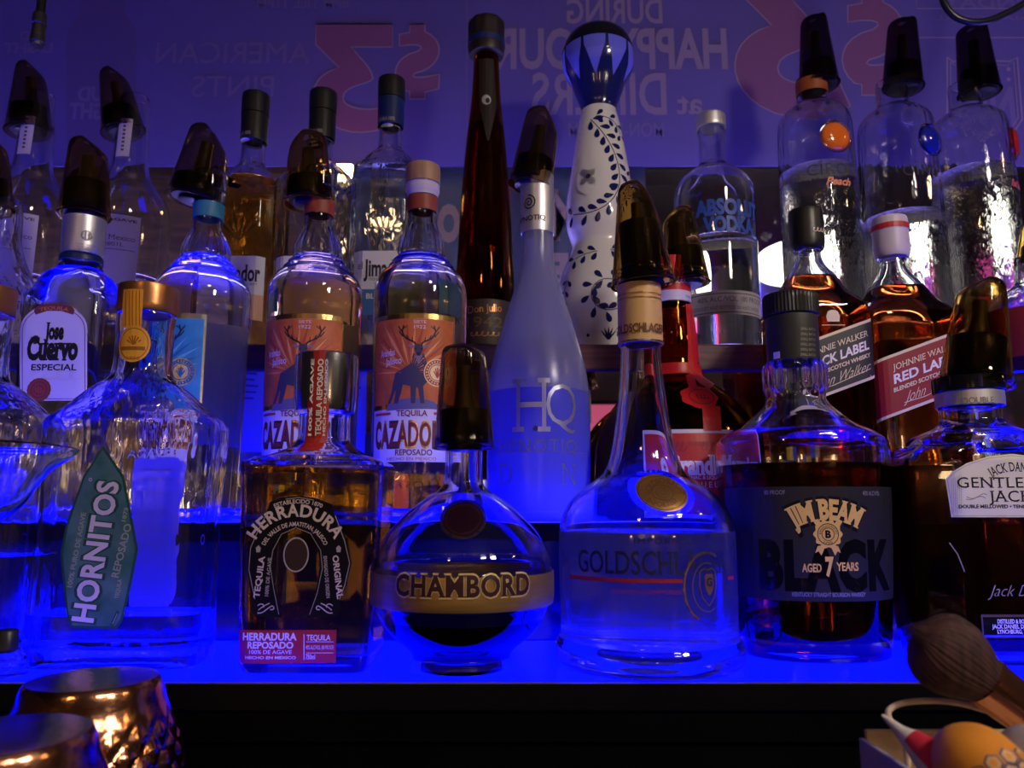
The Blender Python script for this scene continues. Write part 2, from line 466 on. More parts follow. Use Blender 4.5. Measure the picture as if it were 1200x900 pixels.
m.box(-3, xw0, YW, YW+.06, 0, zt+.05, MATS['panel_wood'])
m.box(xw0, 3, YW, YW+.06, 0, zs-.03, MATS['dark_wall'])
m.box(-3, 3, YW, YW+.06, zt+.05, 2.75, MATS['dark_wall'])
struct('wall_back', m, 'back wall, brown panelled on the left, with an opening behind the shelf')
P('frame_dark', (.015, .012, .012), .4)
G('pane', (.97, .98, .98))
m = MB()
m.box(xw0-.012, xw0+.012, YW-.012, YW+.02, zs, zt+.02, MATS['frame_dark'], .002)
m.box(xw0+.012, 1.5, YW-.006, YW+.02, zt-.002, zt+.055, MATS['frame_dark'], .002)
m.box(xw0+.012, 1.5, YW+.010, YW+.013, zs-.03, zt+.03, MATS['pane'])
struct('window_1', m, 'window behind the top shelf')
# poster stuck on the far side of the window, its letters seen in reverse
P('poster_grey', (.26, .34, .42), .6, noise=.25, nscale=8); P('poster_ink', (.85, .66, .55), .6); P('poster_blue', (.10, .13, .2), .6)
px0, px1 = wx(441, 270, YW+.02), wx(757, 270, YW+.02); pz0, pz1 = wz(352, YW+.02), wz(196, YW+.02)
m = MB(); m.box(px0, px1, YW+.0145, YW+.016, pz0, pz1+.02, MATS['poster_grey'])
def flat_text(mb, t, px, py, Y, h, mat, w=None, bold=0, serif=0, mirror=True, outline=None, ow=.08, rot=0):
    vs, fs = glyphs(t, bold, serif); k = kx(py, Y); wid = max(v[0] for v in vs)-min(v[0] for v in vs)
    sx = (w/wid if w else h)*k; c = pt(px, py, Y); sg = -1 if mirror else 1
    mb.add([(c.x+sg*x*sx, Y, c.z+(y-.5)*h*k) for x, y in vs], [f if sg > 0 else f[::-1] for f in fs], mat)
YP = YW+.0138
flat_text(m, 'O', 526, 262, YP, 40, MATS['poster_ink'], 27, .06, 1)
flat_text(m, 'M', 664, 252, YP, 60, MATS['poster_ink'], 52, .02, 1)
flat_text(m, 'E', 654, 317, YP, 36, MATS['poster_ink'], 24, .06)
flat_text(m, 'S', 684, 317, YP, 36, MATS['poster_ink'], 26, .06)
tag(m.build('poster', None, None), 'grey poster with reversed cream letters stuck to the window pane', 'poster')
# ------------------------------------------------------------------ vinyl banner above
YB = .945
P('vinyl', (.075, .052, .27), .6, noise=.12, nscale=6, stretch=(1, 1, 2))
P('vinyl_print', (.17, .12, .24), .6); P('vinyl_red', (.14, .042, .14), .6); P('vinyl_line', (.20, .15, .28), .6)
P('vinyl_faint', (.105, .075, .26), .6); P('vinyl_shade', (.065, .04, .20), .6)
bz0 = wz(195, YB)
m = MB()
nx = 60
vs = []; fs = []
for i in range(nx+1):
    x = -1.25+2.5*i/nx
    for z in (bz0, bz0+.45): vs += [(x, YB, z), (x, YB+.0015, z)]
for i in range(nx):
    a = i*4; b = a+4
    fs += [(a, b, b+2, a+2), (a+1, a+3, b+3, b+1), (a, a+1, b+1, b), (a+2, b+2, b+3, a+3)]
m.add(vs, fs, MATS['vinyl'])
Yb = YB-.0006
def vpoly(pts, mat, Y=Yb):
    q = [pt(x, y, Y) for x, y in pts]; tri = tessellate_polygon([[Vector((p.x, p.z, 0)) for p in q]])
    m.add([(p.x, Y, p.z) for p in q], [tuple(t) for t in tri], mat)
def vline(pts, w, mat, Y=Yb-.0004, closed=False):
    if closed: pts = pts+pts[:2]
    q = [Vector((pt(x, y, Y).x, pt(x, y, Y).z)) for x, y in pts]; k = kx(pts[0][1], Y)*w/2; vs = []
    for i, p in enumerate(q):
        d = (q[min(i+1, len(q)-1)]-q[max(i-1, 0)]).normalized(); n_ = Vector((-d.y, d.x))*k
        vs += [(p.x+n_.x, Y, p.y+n_.y), (p.x-n_.x, Y, p.y-n_.y)]
    m.add(vs, [(2*i, 2*i+1, 2*i+3, 2*i+2) for i in range(len(q)-1)], mat)
def bez(p, n=10):
    out = []
    for i in range(n+1):
        t = i/n; out.append(tuple(sum(c*v for c, v in zip(((1-t)**3, 3*t*(1-t)**2, 3*t*t*(1-t), t**3), (q[j] for q in p))) for j in (0, 1)))
    return out
def three(ox, oy, sc):
    o = [(370, 28), (460, 28), (460, 55), (411, 55)]
    o += bez([(411, 55), (420, 66), (437, 80), (437, 92)], 5)[1:]+bez([(437, 92), (437, 97), (412, 99), (404, 108)], 6)[1:]
    o += bez([(404, 108), (396, 122), (412, 128), (432, 128)], 6)[1:]+bez([(432, 128), (440, 128), (447, 126), (452, 124)], 4)[1:]
    o += [(462, 146)]+bez([(462, 146), (440, 156), (410, 160), (388, 146)], 6)[1:]
    o += bez([(388, 146), (358, 128), (358, 90), (397, 79)], 10)[1:]
    o += [(370, 52)]
    return [(ox+(x-370)*sc, oy+(y-28)*sc) for x, y in o]
def dollar(ox, oy, sc):
    o = [(480, 28), (498, 28), (498, 37)]+bez([(498, 37), (522, 46), (522, 78), (486, 86)], 10)[1:]
    o += bez([(486, 86), (478, 92), (494, 92), (515, 87)], 5)[1:]+[(514, 104), (498, 108), (498, 116), (480, 116), (480, 107), (474, 106)]
    o += bez([(474, 106), (456, 92), (460, 66), (490, 60)], 8)[1:]+bez([(490, 60), (500, 54), (490, 50), (468, 54)], 5)[1:]+[(468, 40), (480, 38)]
    return [(ox+(x-480)*sc, oy+(y-28)*sc) for x, y in o]
for f, a in ((three, (370, 28, 1)), (dollar, (480, 28, 1)), (three, (866, -43, 1.42)), (dollar, (1010, -10, 1.38))):
    q = f(*a); vpoly(q, MATS['vinyl_red']); vline(q, 1.6, MATS['vinyl_line'], closed=True)
mt = MATS['vinyl_print']; fa = MATS['vinyl_faint']
def vt(t, px, py, h, w, mat=mt, bold=.02): flat_text(m, t, px, py, Yb-.0002, h, mat, w, bold)
vt('DURING', 720, 13, 30, 112); vt('HAPPY HOUR', 715, 57, 48, 274, bold=.03); vt('at', 808, 121, 26, 30); vt('DINERS', 702, 110, 50, 158)
vt('MON-FRI    PM', 722, 152, 17, 112, fa); vt('8PM TILL 11PM', 355, 4, 11, 108, fa)
vt('AMERICAN', 273, 62, 26, 180, fa, 0); vt('PINTS', 273, 101, 26, 96, fa, 0)
vt('BUD', 38, 42, 11, 30, fa, .04); vt('LIGHT', 33, 56, 12, 58, fa, .04); vt('BUD', 112, 110, 17, 42, fa, .04); vt('LIGHT', 110, 130, 19, 58, fa, .04)
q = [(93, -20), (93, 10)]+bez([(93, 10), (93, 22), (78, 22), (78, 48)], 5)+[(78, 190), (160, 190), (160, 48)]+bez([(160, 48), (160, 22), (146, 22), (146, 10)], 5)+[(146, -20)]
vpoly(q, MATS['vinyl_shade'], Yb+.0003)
vline([(547, 0), (547, 195)], 1.2, fa)
q = [(1110, 67), (1117, 72), (1150, 70), (1183, 72), (1192, 67), (1198, 140), (1190, 152), (1154, 166), (1120, 152), (1110, 140), (1110, 67)]
vline(q, 1.8, MATS['vinyl_line']); vline([(x*.9+115, y*.9+12) for x, y in q], 1, MATS['vinyl_line'])
vt('NFL', 1154, 124, 44, 70, fa, .03)
for sx in (1126, 1140, 1168, 1182):
    for sy in (81, 93):
        vpoly([(sx+(3.6 if j % 2 == 0 else 1.5)*math.sin(j*math.pi/5), sy-(3.6 if j % 2 == 0 else 1.5)*math.cos(j*math.pi/5)) for j in range(10)], MATS['vinyl_line'])
vline([(1076, 44), (1240, 44)], 1.4, MATS['vinyl_line']); vt('SUNDAY', 1165, 3, 14, 120, fa); vt('NATIONAL', 1150, 21, 6, 110, fa)
vline([(1074, -5), (1074, 10), (1240, 10)], 1.2, MATS['vinyl_line'])
ban = m.build('banner', None, None)
tag(ban, 'purple vinyl banner with reversed drink-offer lettering hung along the wall top', 'banner')
# ------------------------------------------------------------------ lit stepped display
YR = .566; YF = .431; YM = .703
P('led_acrylic', (.002, .003, .06), .22, emit=BL, es=8, spec=.25)
P('riser_gloss', (.012, .016, .10), .16, metal=.55, spec=.8); P('alu_edge', (.35, .33, .45), .35, .9)
def lit_step(y0, y1, z, zbot, label, riser):
    o = empty('lit_step', (0, y0, CZ+zbot), label, 'display step', 'glowing display steps'); q = o.location
    m = MB(); m.box(-.95, .95, y0, y1, CZ+z-.012, CZ+z, MATS['led_acrylic'], .0008); child(m, 'acrylic_top', o, q, None, 'glowing blue acrylic top')
    m = MB(); m.box(-.95, .95, y0-.0015, y0-.0002, CZ+z-.0135, CZ+z-.0004, MATS['edge_black']); child(m, 'front_edge', o, q)
    m = MB(); m.box(-.95, .95, y0-.0019, y0-.0002, CZ+z-.0003, CZ+z+.0003, MATS['alu_edge']); child(m, 'edge_strip', o, q, None, 'thin bright edge strip')
    m = MB(); rm = MATS[riser]; m.box(-.95, .95, y0+.001, y0+.005, CZ+zbot, CZ+z-.0125, rm); m.box(-.95, .95, y0+.005, y1-.001, CZ+zbot, CZ+zbot+.004, rm); child(m, 'riser_panel', o, q)
    return o
def child(mb, name, par, org, smooth=None, label=None):
    mb.v = [(x-org[0], y-org[1], z-org[2]) for x, y, z in mb.v]
    o = mb.build(name, par, smooth)
    if label: o['label'] = label
    return o
lit_step(YF, YR-.0022, Z1, Z1-.03, 'lower glowing blue display step under the front row of bottles', 'black_fascia')
lit_step(YR, YM-.001, Z2, Z1-.03, 'upper glowing blue display step under the second row of bottles', 'riser_gloss')
# bar counter in front and its black cabinet
P('counter_top', (.008, .007, .009), .45, noise=.4, nscale=20, spec=.15)
m = MB(); m.box(-.95, .95, YF+.004, YW-.002, 0, CZ+Z1-.0302, MATS['black_fascia'])
tag(m.build('back_bar_cabinet', None, None), 'black cabinet carrying the lit display, below the blue edge', 'cabinet')
m = MB(); m.box(-.95, .95, .12, YF+.003, CZ-.205, CZ-.165, MATS['counter_top'], .004); m.box(-.93, .93, .16, YF, .0, CZ-.205, MATS['black_fascia'])
tag(m.build('bar_counter', None, None), 'dark bar counter in front of the display, under the copper cups', 'counter')
# mirror below the wooden shelf
P('mirror', (.86, .87, .9), .01, 1)
m = MB(); m.box(-.95, .95, YM, YM+.004, CZ+Z2, CZ+.1256, MATS['mirror']); tag(m.build('mirror_panel', None, None), 'mirror strip behind the upper step, below the wooden shelf', 'mirror')
m = MB(); m.box(-1.2, 1.2, YM-.004, YW, CZ+.1256, CZ+Z3, MATS['shelf_wood'], .002)
tag(m.build('wooden_shelf', None, None), 'dark reddish wooden shelf carrying the tallest bottles', 'shelf')
P('added_led_glow', (.3, .3, .4), .4, emit=(.26, .22, 1.0), es=120)  # hidden strip, added to brighten the banner from below
m = MB(); m.box(-.95, .95, .868, .880, CZ+Z3, CZ+Z3+.006, MATS['added_led_glow'], .001); tag(m.build('added_led_strip', None, None), 'thin unseen light strip added behind the bottles to light the banner', 'light strip')
# ------------------------------------------------------------------ lamps of the room behind the window
P('lamp_glow', (.9, .9, .85), .5, emit=(1, .92, .74), es=11); P('warm_glow', (.9, .8, .5), .5, emit=(1, .66, .22), es=45); P('brass', (.5, .33, .12), .35, 1)
def lathe_pts(mb, pts, mat, seg=40, c=(0, 0, 0)):
    loft(mb, [(z, r, r, 2) for z, r in pts], mat, seg, bot=False, top=False, mtx=Matrix.Translation(c))
YL = 2.3
c = pt(957, 307, YL); r = 70*kx(307, YL)
dl = empty('drum_lamp', (c.x, c.y, c.z), 'round white pendant lamp glowing beyond the window', 'lamp')
m = MB(); lathe_pts(m, [(-.045, .01), (-.045, r*.7), (-.03, r*.95), (0, r), (.03, r*.93), (.05, r*.6), (.055, .02)], MATS['lamp_glow']); m.build('lamp_shade', dl, 60)
m = MB(); m.tube([(0, 0, .05), (0, 0, 2.75-c.z)], .006, MATS['black_plastic']); m.build('lamp_cord', dl)
c = pt(402, 205, .905); 
wl = empty('square_lamp', (c.x, c.y, c.z), 'small square lamp glowing warm yellow between the bottles', 'lamp')
m = MB(); m.box(-.013, .013, -.006, .004, -.013, .013, MATS['warm_glow'], .003); m.build('bulb_panel', wl)
m = MB(); m.box(-.015, .015, .004, .045, -.015, .015, MATS['black_plastic'], .002); m.box(-.006, .006, .02, .032, -(c.z-CZ-Z3), -.014, MATS['black_plastic']); m.build('lamp_housing', wl)
# neon tubes on the far wall
P('neon_red', (.3, .02, .02), .4, emit=(1, .03, .05), es=7); P('neon_green', (.02, .3, .1), .4, emit=(.05, .9, .3), es=4); P('neon_blue', (.02, .05, .4), .4, emit=(.03, .06, 1), es=7); P('neon_pink', (.4, .05, .2), .4, emit=(1, .08, .4), es=5)
for nm, col, pxs, lab in (('neon_sign', 'neon_red', (866, 340, 866, 405), 'red neon tube on the far wall beyond the window'),
                          ('neon_sign', 'neon_blue', (886, 330, 886, 405), 'blue neon tube on the far wall beyond the window'),
                          ('neon_sign', 'neon_green', (1055, 268, 1110, 268), 'green neon tube on the far wall beyond the window'),
                          ('neon_sign', 'neon_pink', (1118, 320, 1118, 400), 'pink neon tube on the far wall beyond the window')):
    a, b = pt(*pxs[:2], 4.15), pt(*pxs[2:], 4.15); mid = (a+b)/2
    m = MB(); m.tube([a-mid, b-mid], .022, MATS[col]); tag(m.build(nm, None, 40, mid), lab, 'neon light', 'neon tubes beyond the window')
# ------------------------------------------------------------------ screens, lamps and added light sources behind the photographer
P('fill_globe_glow', (.9, .9, .9), .5, emit=(1, .84, .68), es=105)
P('down_white', (.9, .9, .9), .5, emit=(1, .86, .72), es=45); P('down_warm', (.9, .8, .6), .5, emit=(1, .62, .28), es=60)
def downlight(x, y, r, mat, lab, drop=.0):
    z = 2.75-drop
    o = empty('ceiling_lamp', (x, y, z), lab, 'lamp', 'lamps over the bar')
    m = MB(); lathe_pts(m, [(-.012, r), (-.012, .001)], MATS[mat]); m.f = [f[::-1] for f in m.f]; m.build('diffuser', o, None)
    m = MB(); lathe_pts(m, [(0, r*1.02), (-.02, r*1.02), (-.022, r*1.12), (-.01, r*1.2), (0, r*1.2)], MATS['silver_matte']); m.build('lamp_rim', o)
    if drop:
        m = MB(); m.tube([(0, 0, -.005), (0, 0, drop)], .006, MATS['black_plastic']); m.build('lamp_stem', o)
downlight(.75, -.75, .10, 'down_white', 'largest white ceiling lamp over the bar, behind the camera', .35)
downlight(-.45, -1.1, .07, 'down_warm', 'small warm ceiling lamp over the bar', .35)
downlight(1.5, .15, .06, 'down_warm', 'warm ceiling lamp near the end of the shelves', .5)
downlight(.9, 2.15, .17, 'down_white', 'broad white ceiling lamp added out of view beyond the window', .1)  # this and the next two are added out of view to brighten the far room
downlight(2.3, 2.1, .14, 'down_white', 'white ceiling lamp added out of view towards the right wall beyond the window', .1)
downlight(-.6, 2.15, .10, 'down_warm', 'warm ceiling lamp added out of view beyond the window', .1)
o = empty('fill_globe', (.58, -.12, CZ+.52), 'warm white globe pendant added beside the camera as fill light', 'lamp')  # added beside the camera to light the labels from the front
m = MB(); lathe_pts(m, [(.055*math.sin(a), .055*math.cos(a)) for a in np.linspace(-math.pi/2, math.pi/2, 25)], MATS['fill_globe_glow']); m.build('globe', o, 80)
m = MB(); m.tube([(0, 0, .054), (0, 0, .075)], .018, MATS['brass'], 24); m.tube([(0, 0, .07), (0, 0, 2.75-CZ-.52)], .004, MATS['black_plastic']); m.build('lamp_stem', o)
P('scr_a', (.02,.1,.05), .4, emit=(1,.55,.08), es=1.2); P('scr_b', (.1,.1,.02), .4, emit=(1,.6,.15), es=1.6); P('scr_c', (.02,.02,.1), .4, emit=(.05,.1,1), es=1.6); P('scr_d', (.1,.02,.05), .4, emit=(1,.15,.3), es=.5); P('scr_e', (.1,.1,.1), .4, emit=(1,.85,.75), es=.6)
P('added_sconce_glow', (.9, .8, .6), .5, emit=(1, .68, .36), es=22)
for x, lab in ((-2.2, 'left'), (0.05, 'middle'), (2.2, 'right')):  # unseen sconces, added for warm glints in the glass and mirror
    o = empty('added_wall_sconce', (x, -3.99, 1.62), 'warm wall sconce added for glints, the %s one of three on the rear wall' % lab, 'lamp', 'added sconces on the rear wall')
    m = MB(); lathe_pts(m, [(-.10, .075), (-.095, .08), (.10, .055), (.10, .05)], MATS['added_sconce_glow'], 40, (0, .12, 0)); m.build('lamp_shade', o, 40)
    m = MB(); m.box(-.03, .03, 0, .012, -.06, .06, MATS['brass'], .004); m.tube([(0, .01, -.03), (0, .09, -.06), (0, .12, -.02)], .008, MATS['brass']); m.build('wall_bracket', o, 40)
P('screen_body', (.01, .01, .012), .4)
for x, z, cols, lab in ((-.9, 1.75, ('scr_a', 'scr_b', 'scr_c'), 'wall screen with green, yellow and blue stripes'), (1.0, 1.85, ('scr_d', 'scr_c', 'scr_e'), 'wall screen with pink, red and white stripes')):
    o = empty('wall_screen', (x, -3.95, z), lab, 'screen', 'screens on the rear wall')
    m = MB(); m.box(-.52, .52, -.05, 0, -.3, .3, MATS['screen_body'], .01); m.build('screen_case', o)
    m = MB()
    for i, cc in enumerate(cols): m.box(-.5+.34*i, -.17+.33*i, .001, .003, -.27, .27, MATS[cc])
    m.build('screen_face', o)
# ------------------------------------------------------------------ camera, world, colour
cam = bpy.data.cameras.new('camera'); co = bpy.data.objects.new('camera', cam); C.objects.link(co)
cam.sensor_width = 36; cam.lens = 36*F/1200; cam.clip_start = .01; cam.clip_end = 50
co.location = (0, 0, CZ); co.rotation_euler = (math.pi/2+TH, 0, 0)
cam.dof.use_dof = True; cam.dof.focus_distance = .53; cam.dof.aperture_fstop = 13
S.camera = co
w = bpy.data.worlds.new('world'); S.world = w; w.use_nodes = True
w.node_tree.nodes['Background'].inputs[0].default_value = (.012, .010, .02, 1); w.node_tree.nodes['Background'].inputs[1].default_value = .6
S.view_settings.view_transform = 'Standard'; S.view_settings.look = 'None'; S.view_settings.exposure = 0; S.view_settings.gamma = 1; S.view_settings.use_curve_mapping = False
cy = S.cycles
cy.max_bounces = 28; cy.transmission_bounces = 28; cy.glossy_bounces = 8; cy.diffuse_bounces = 3; cy.transparent_max_bounces = 16
cy.sample_clamp_indirect = 4; cy.sample_clamp_direct = 0; cy.blur_glossy = .3; cy.caustics_reflective = True; cy.caustics_refractive = True
cy.use_denoising = True; cy.use_adaptive_sampling = False
# ================================================================== front row, on the lower step
M_ = MATS
# ---- broad clear flask with the green leaf-shaped label
P('leaf_green', (.016, .12, .055), .5, col2=(.09, .21, .18), nscale=55, thr=(.40, .72)); P('leaf_edge', (.01, .075, .035), .5)
P('seal_orange', (.85, .40, .04), .5); P('copper_cap', (.50, .22, .09), .3, .8); P('leaf_ink', (.76, .66, .62), .5); P('leaf_ink2', (.36, .40, .24), .5)
HP = [(338, 31.5, 1, 2), (340, 32), (368, 32), (369, 31.5), (372, 32), (395, 31), (425, 31.5), (440, 33.5), (447, 38, .95, 2), (456, 50, .8, 2.6), (476, 82, .55, 4), (490, 101, .48, 4.6), (500, 104, .46, 5), (560, 102.5, .45, 5), (620, 102), (680, 103.5), (740, 106), (770, 107), (783, 105), (788, 101, .45, 5)]
def flask(px, label, group=None, arts=True):
    b = Bottle('flask_bottle', label, 'bottle', px, 782, .487, Z1, HP, wall=.003, thick=.012, flat=True)
    b.glass(M_['glass_rip'], 96, z1=b.z(370, 0))
    return b
def rel_poly(c, pts): return [(c+x, y) for x, y in pts]
b = flask(140, 'broad clear flask with a green leaf-shaped label and orange neck seal')
b.liquid(716, M_['tequila'])
b.sleeve('cap', 338, 369, M_['copper_cap'], .0004, cap=True)
L = Lab(b)
leaf = [(121, 522), (145, 557), (150, 580), (162, 643), (156, 676), (149.5, 704), (143.5, 728), (137, 737), (83, 736), (78, 719), (74, 684), (71, 648), (77, 618), (84, 597), (98, 558)]
L.poly(leaf, M_['leaf_edge'], 0)
cx, cyy = 115, 645
L.poly([(cx+(x-cx)*.93, cyy+(y-cyy)*.965) for x, y in leaf], M_['leaf_green'], 1)
L.text('HORNITOS', 113, 645, 27, M_['leaf_edge'], 166, 84, .075, layer=2, space=1.06)
L.text('HORNITOS', 113, 645, 23.5, M_['leaf_ink'], 162, 84, .035, layer=3, space=1.06)
L.text('100% PURO DE AGAVE', 90.5, 644, 5.6, M_['leaf_ink2'], 86, 84, .03, layer=3)
L.text('REPOSADO', 143, 645, 8.4, M_['leaf_ink2'], 62, 80, .02, layer=3)
L.text('TEQUILA', 139, 690, 4.5, M_['leaf_ink2'], 22, 84, .02, layer=3); L.text('1873', 147, 603, 4.5, M_['leaf_ink2'], 16, 82, .03, layer=3)
L.ring(106.5, 562, 2, 2, .7, M_['leaf_ink'], 3, n=16)
L.line([(131, 733), (139, 716)], 4, M_['leaf_edge'], 3); L.line([(132.5, 731), (138, 719)], 1, M_['leaf_ink2'], 4)
L.build('front_label')
L = Lab(b, back=True, off=.0003)
u = lambda x: wx(x, 625, .510)-b.X
z = lambda y: b.z(y, 0)
bl = [(150, 535), (205, 533), (214, 541), (216, 560), (213, 580), (210, 600), (213, 700), (205, 718), (160, 716), (152, 700), (154, 590), (148, 560)]
L.poly([(u(x), z(y)) for x, y in bl], M_['thin_paper'], 0, False)
for i, yy in enumerate((548, 560, 577, 600, 622, 640)): L.poly([(u(160), z(yy)), (u(205-(i*7) % 11), z(yy)), (u(205-(i*7) % 11), z(yy+1.6)), (u(160), z(yy+1.6))], M_['grey_ink'], 1, False)
L.build('back_label')
L = Lab(b, off=.0009)
L.rect(144.5, 339, 168, 384, M_['seal_orange'], 0)
L.disc(157, 403, 19, 22, M_['seal_orange'], 1)
P('seal_dark', (.36, .13, .01), .5)
for i in range(5): L.line([(148.5+i*4, 341), (148.5+i*4, 382)], .9, M_['seal_dark'])
L.ring(157, 403, 16.5, 19, 1, M_['seal_dark']); L.line([(143, 409), (171, 409)], 4.5, M_['seal_dark'], 2)
for a in (-60, -35, -12, 12, 35, 60): L.line([(0, 0), (9.5*math.sin(math.radians(a)), 11*math.cos(math.radians(a)))], 1.6, M_['seal_dark'], 2, 157, 404)
L.text('1950', 157, 420, 3.5, M_['seal_dark'], 14, bold=.02)
L.build('neck_seal')
L = Lab(b, off=.0001)
for a in (('AGAVE', 174, 532, 10, 50), ('HECHO EN', 233, 578, 8, 34), ('MEXICO', 233, 632, 12, 34)):
    L = Lab(b, off=.0001); L.text(*a[:4], M_['glass_dk'], a[4], bold=.01, layer=0); L.build('raised_lettering')
# ---- its plain neighbour, cut off at the picture's edge
b = flask(-67, 'broad clear flask without a paper label, farthest left on the lower step')
b.liquid(650, M_['tequila']); b.sleeve('cap', 338, 369, M_['copper_cap'], .0004, cap=True)
L = Lab(b, off=.0001)
L.text('DESTILADO', -8, 580, 10, M_['glass_dk'], 70, bold=.01, layer=0); L.text('EN MEXICO', -8, 632, 15, M_['glass_dk'], 76, bold=.01, layer=0)
L.build('raised_lettering')
# ---- square decanter with the horseshoe label
P('horse_black', (.006, .005, .006), .5, spec=.15); P('horse_ink', (.70, .58, .48), .5); P('horse_line', (.45, .40, .33), .5); P('strip_red', (.42, .02, .018), .5); P('chrome_dark', (.62, .62, .65), .17, 1)
HR = [(417, 33, 1, 2), (419, 35.5), (430, 35.8), (478, 34.5), (483, 33.5), (486, 30), (490, 29.5), (508, 29.5), (518, 31), (524, 36, 1, 2.2), (530, 54, .95, 4), (536, 76, .92, 7), (540, 84, .9, 9), (546, 85, .9, 9), (556, 84, .9, 9), (640, 82.5), (720, 80), (776, 77.5), (785, 76), (790, 73, .9, 9)]
b = Bottle('square_decanter', 'square decanter with a black horseshoe label, red strip over its silver cap', 'bottle', 350.5, 787, .486, Z1, HR, wall=.0035, thick=.010, flat=True, Yx=.450)
b.glass(M_['glass'], 112, z1=b.z(487, 0)); b.liquid(548, M_['gold_teq'], 112)
b.sleeve('cap', 417, 483, M_['chrome_dark'], .0002, cap=True)
L = Lab(b)
hs = [(350.5, 581), (333, 583), (316.5, 588), (313, 599), (304, 614), (292, 641), (290, 668), (293, 690), (297, 704), (295, 708), (298, 722), (331, 724), (325, 697), (320, 668), (320, 652), (326, 634), (337, 622), (347, 619.5), (358, 622), (369, 634), (374, 652), (374.5, 668), (369, 700), (360, 724), (396, 722), (400, 708), (398, 704), (406, 685), (412, 660), (407, 633), (395, 609), (391, 599), (389.5, 591), (370, 584)]
L.poly(hs, M_['horse_black'], 0, True)
L.text('HERRADURA', 347.5, 598, 13.5, M_['horse_ink'], 126, arc=60, bold=.03, layer=2, space=1.1)
L.text('ESTABLECIDO 1870', 350, 587.5, 4.5, M_['horse_ink'], 58, arc=75, bold=.02, layer=2)
L.text('DEL VALLE DE AMATITAN, JALISCO', 346.5, 614, 4.8, M_['horse_ink'], 92, arc=40, bold=.015, layer=2)
L.text('TEQUILA', 304, 676, 6.6, M_['horse_ink'], 48, 84, .03, layer=2, arc=0); L.text('ORIGINAL', 396, 676, 6.6, M_['horse_ink'], 50, -82, .03, layer=2)
L.text('100% DE AGAVE', 314.5, 676, 4, M_['horse_line'], 44, 87, .02, layer=2); L.text('ENVASADO DE ORIGEN', 383, 676, 4, M_['horse_line'], 48, -84, .02, layer=2)
for sg, cx in ((1, 303), (-1, 397)):
    L.shape(cx, 643, [(0, 4), (3, 1), (2, -4), (-2, -4), (-3, 1)], M_['horse_line'])
L.line([(335, 585), (350.5, 583), (368, 586)], .8, M_['horse_line']); L.line([(313, 602), (305, 617), (294, 642), (292, 667), (299, 702)], .8, M_['horse_line']); L.line([(393, 604), (404, 634), (410, 660), (404, 686), (398, 702)], .8, M_['horse_line'])
for sg, cx in ((1, 311), (-1, 381)):
    L.line([(sg*x, y) for x, y in bez([(-9, 4), (-6, 8), (0, 6), (-2, 2)], 6)], 1, M_['horse_ink'], 2, cx, 714)
    L.line([(sg*x, y) for x, y in bez([(-9, -4), (-2, -6), (2, 2), (8, 4)], 8)+bez([(8, 4), (12, 3), (10, -2), (6, 0)], 6)], 1.1, M_['horse_ink'], 2, cx, 714)
    L.line([(sg*x, y) for x, y in bez([(-8, -1), (-4, 3), (2, 6), (5, 7)], 6)], 1, M_['horse_ink'], 2, cx, 714)
L.line([(327, 720), (321, 690), (317, 664), (320, 645), (330, 626), (347, 618.2), (364, 625), (376, 645), (378, 666), (372, 695), (363, 720)], .6, M_['horse_line'])
L.build('front_label')
L = Lab(b, off=.0003)
L.poly([(280, 737), (394.5, 738), (393.5, 776.5), (280, 775.5)], M_['strip_red'], 0)
wi = M_['white_ink']
L.text('HERRADURA', 316, 746, 8, wi, 64, bold=.03); L.text('REPOSADO', 317, 756, 7.2, wi, 54, bold=.03); L.text('100% DE AGAVE', 317, 764, 4.2, wi, 50, bold=.01); L.text('HECHO EN MEXICO', 317, 770.5, 3, wi, 60, bold=.03)
L.line([(356.5, 743), (356.5, 773)], .9, wi); L.text('TEQUILA', 373.5, 747, 6, wi, 28, bold=.02); L.text('40% ALC/VOL (80 PROOF)', 375, 758.5, 4.6, wi, 33); L.text('750ml', 364, 769.5, 5.4, wi, 11, bold=.02)
L.line([(359, 752), (391, 752)], .6, wi); L.line([(359, 765), (391, 765)], .6, wi)
L.build('lower_label', 'red lower label')
# red paper strip that runs over the cap and down the neck
m = MB(); k = kx(470, .45)
path = []
rc = b.par(b.z(450, 0))[1]+.0007
for yy in (418, 424, 440, 460, 478, 484): path.append((0, -rc, b.z(yy, 0)))
for yy in (492, 505, 516): path.append((-.0006*(yy-484)/32, -max(b.par(b.z(yy, 0))[1]+.0008, rc*.93), b.z(yy, 0)))
path += [(-.0014, -rc*1.02, b.z(522, 0)), (-.0028, -rc*1.20, b.z(528, .5)+.0008), (-.0038, -rc*1.36, b.z(531, .6)+.0006)]
path = [(0, -rc*.25, b.top+.0006), (0, -rc*.8, b.top+.0006)]+path
hw = 13*kx(450, .45); vs = []; fs = []
for x, y, z_ in path:
    for sx in (-1, -.5, 0, .5, 1):
        dy = .0005*(sx*sx)*4 if abs(y) > rc*.5 else 0
        vs.append((x+sx*hw, y+dy*1.2, z_))
for i in range(len(path)-1):
    for j in range(4): fs.append((i*5+j, i*5+j+1, i*5+j+6, i*5+j+5))
m.add(vs, fs, M_['strip_red'])
vt_, ft_ = glyphs('TEQUILA REPOSADO', .03); k = kx(470, .45)
wid = max(v[0] for v in vt_)*2
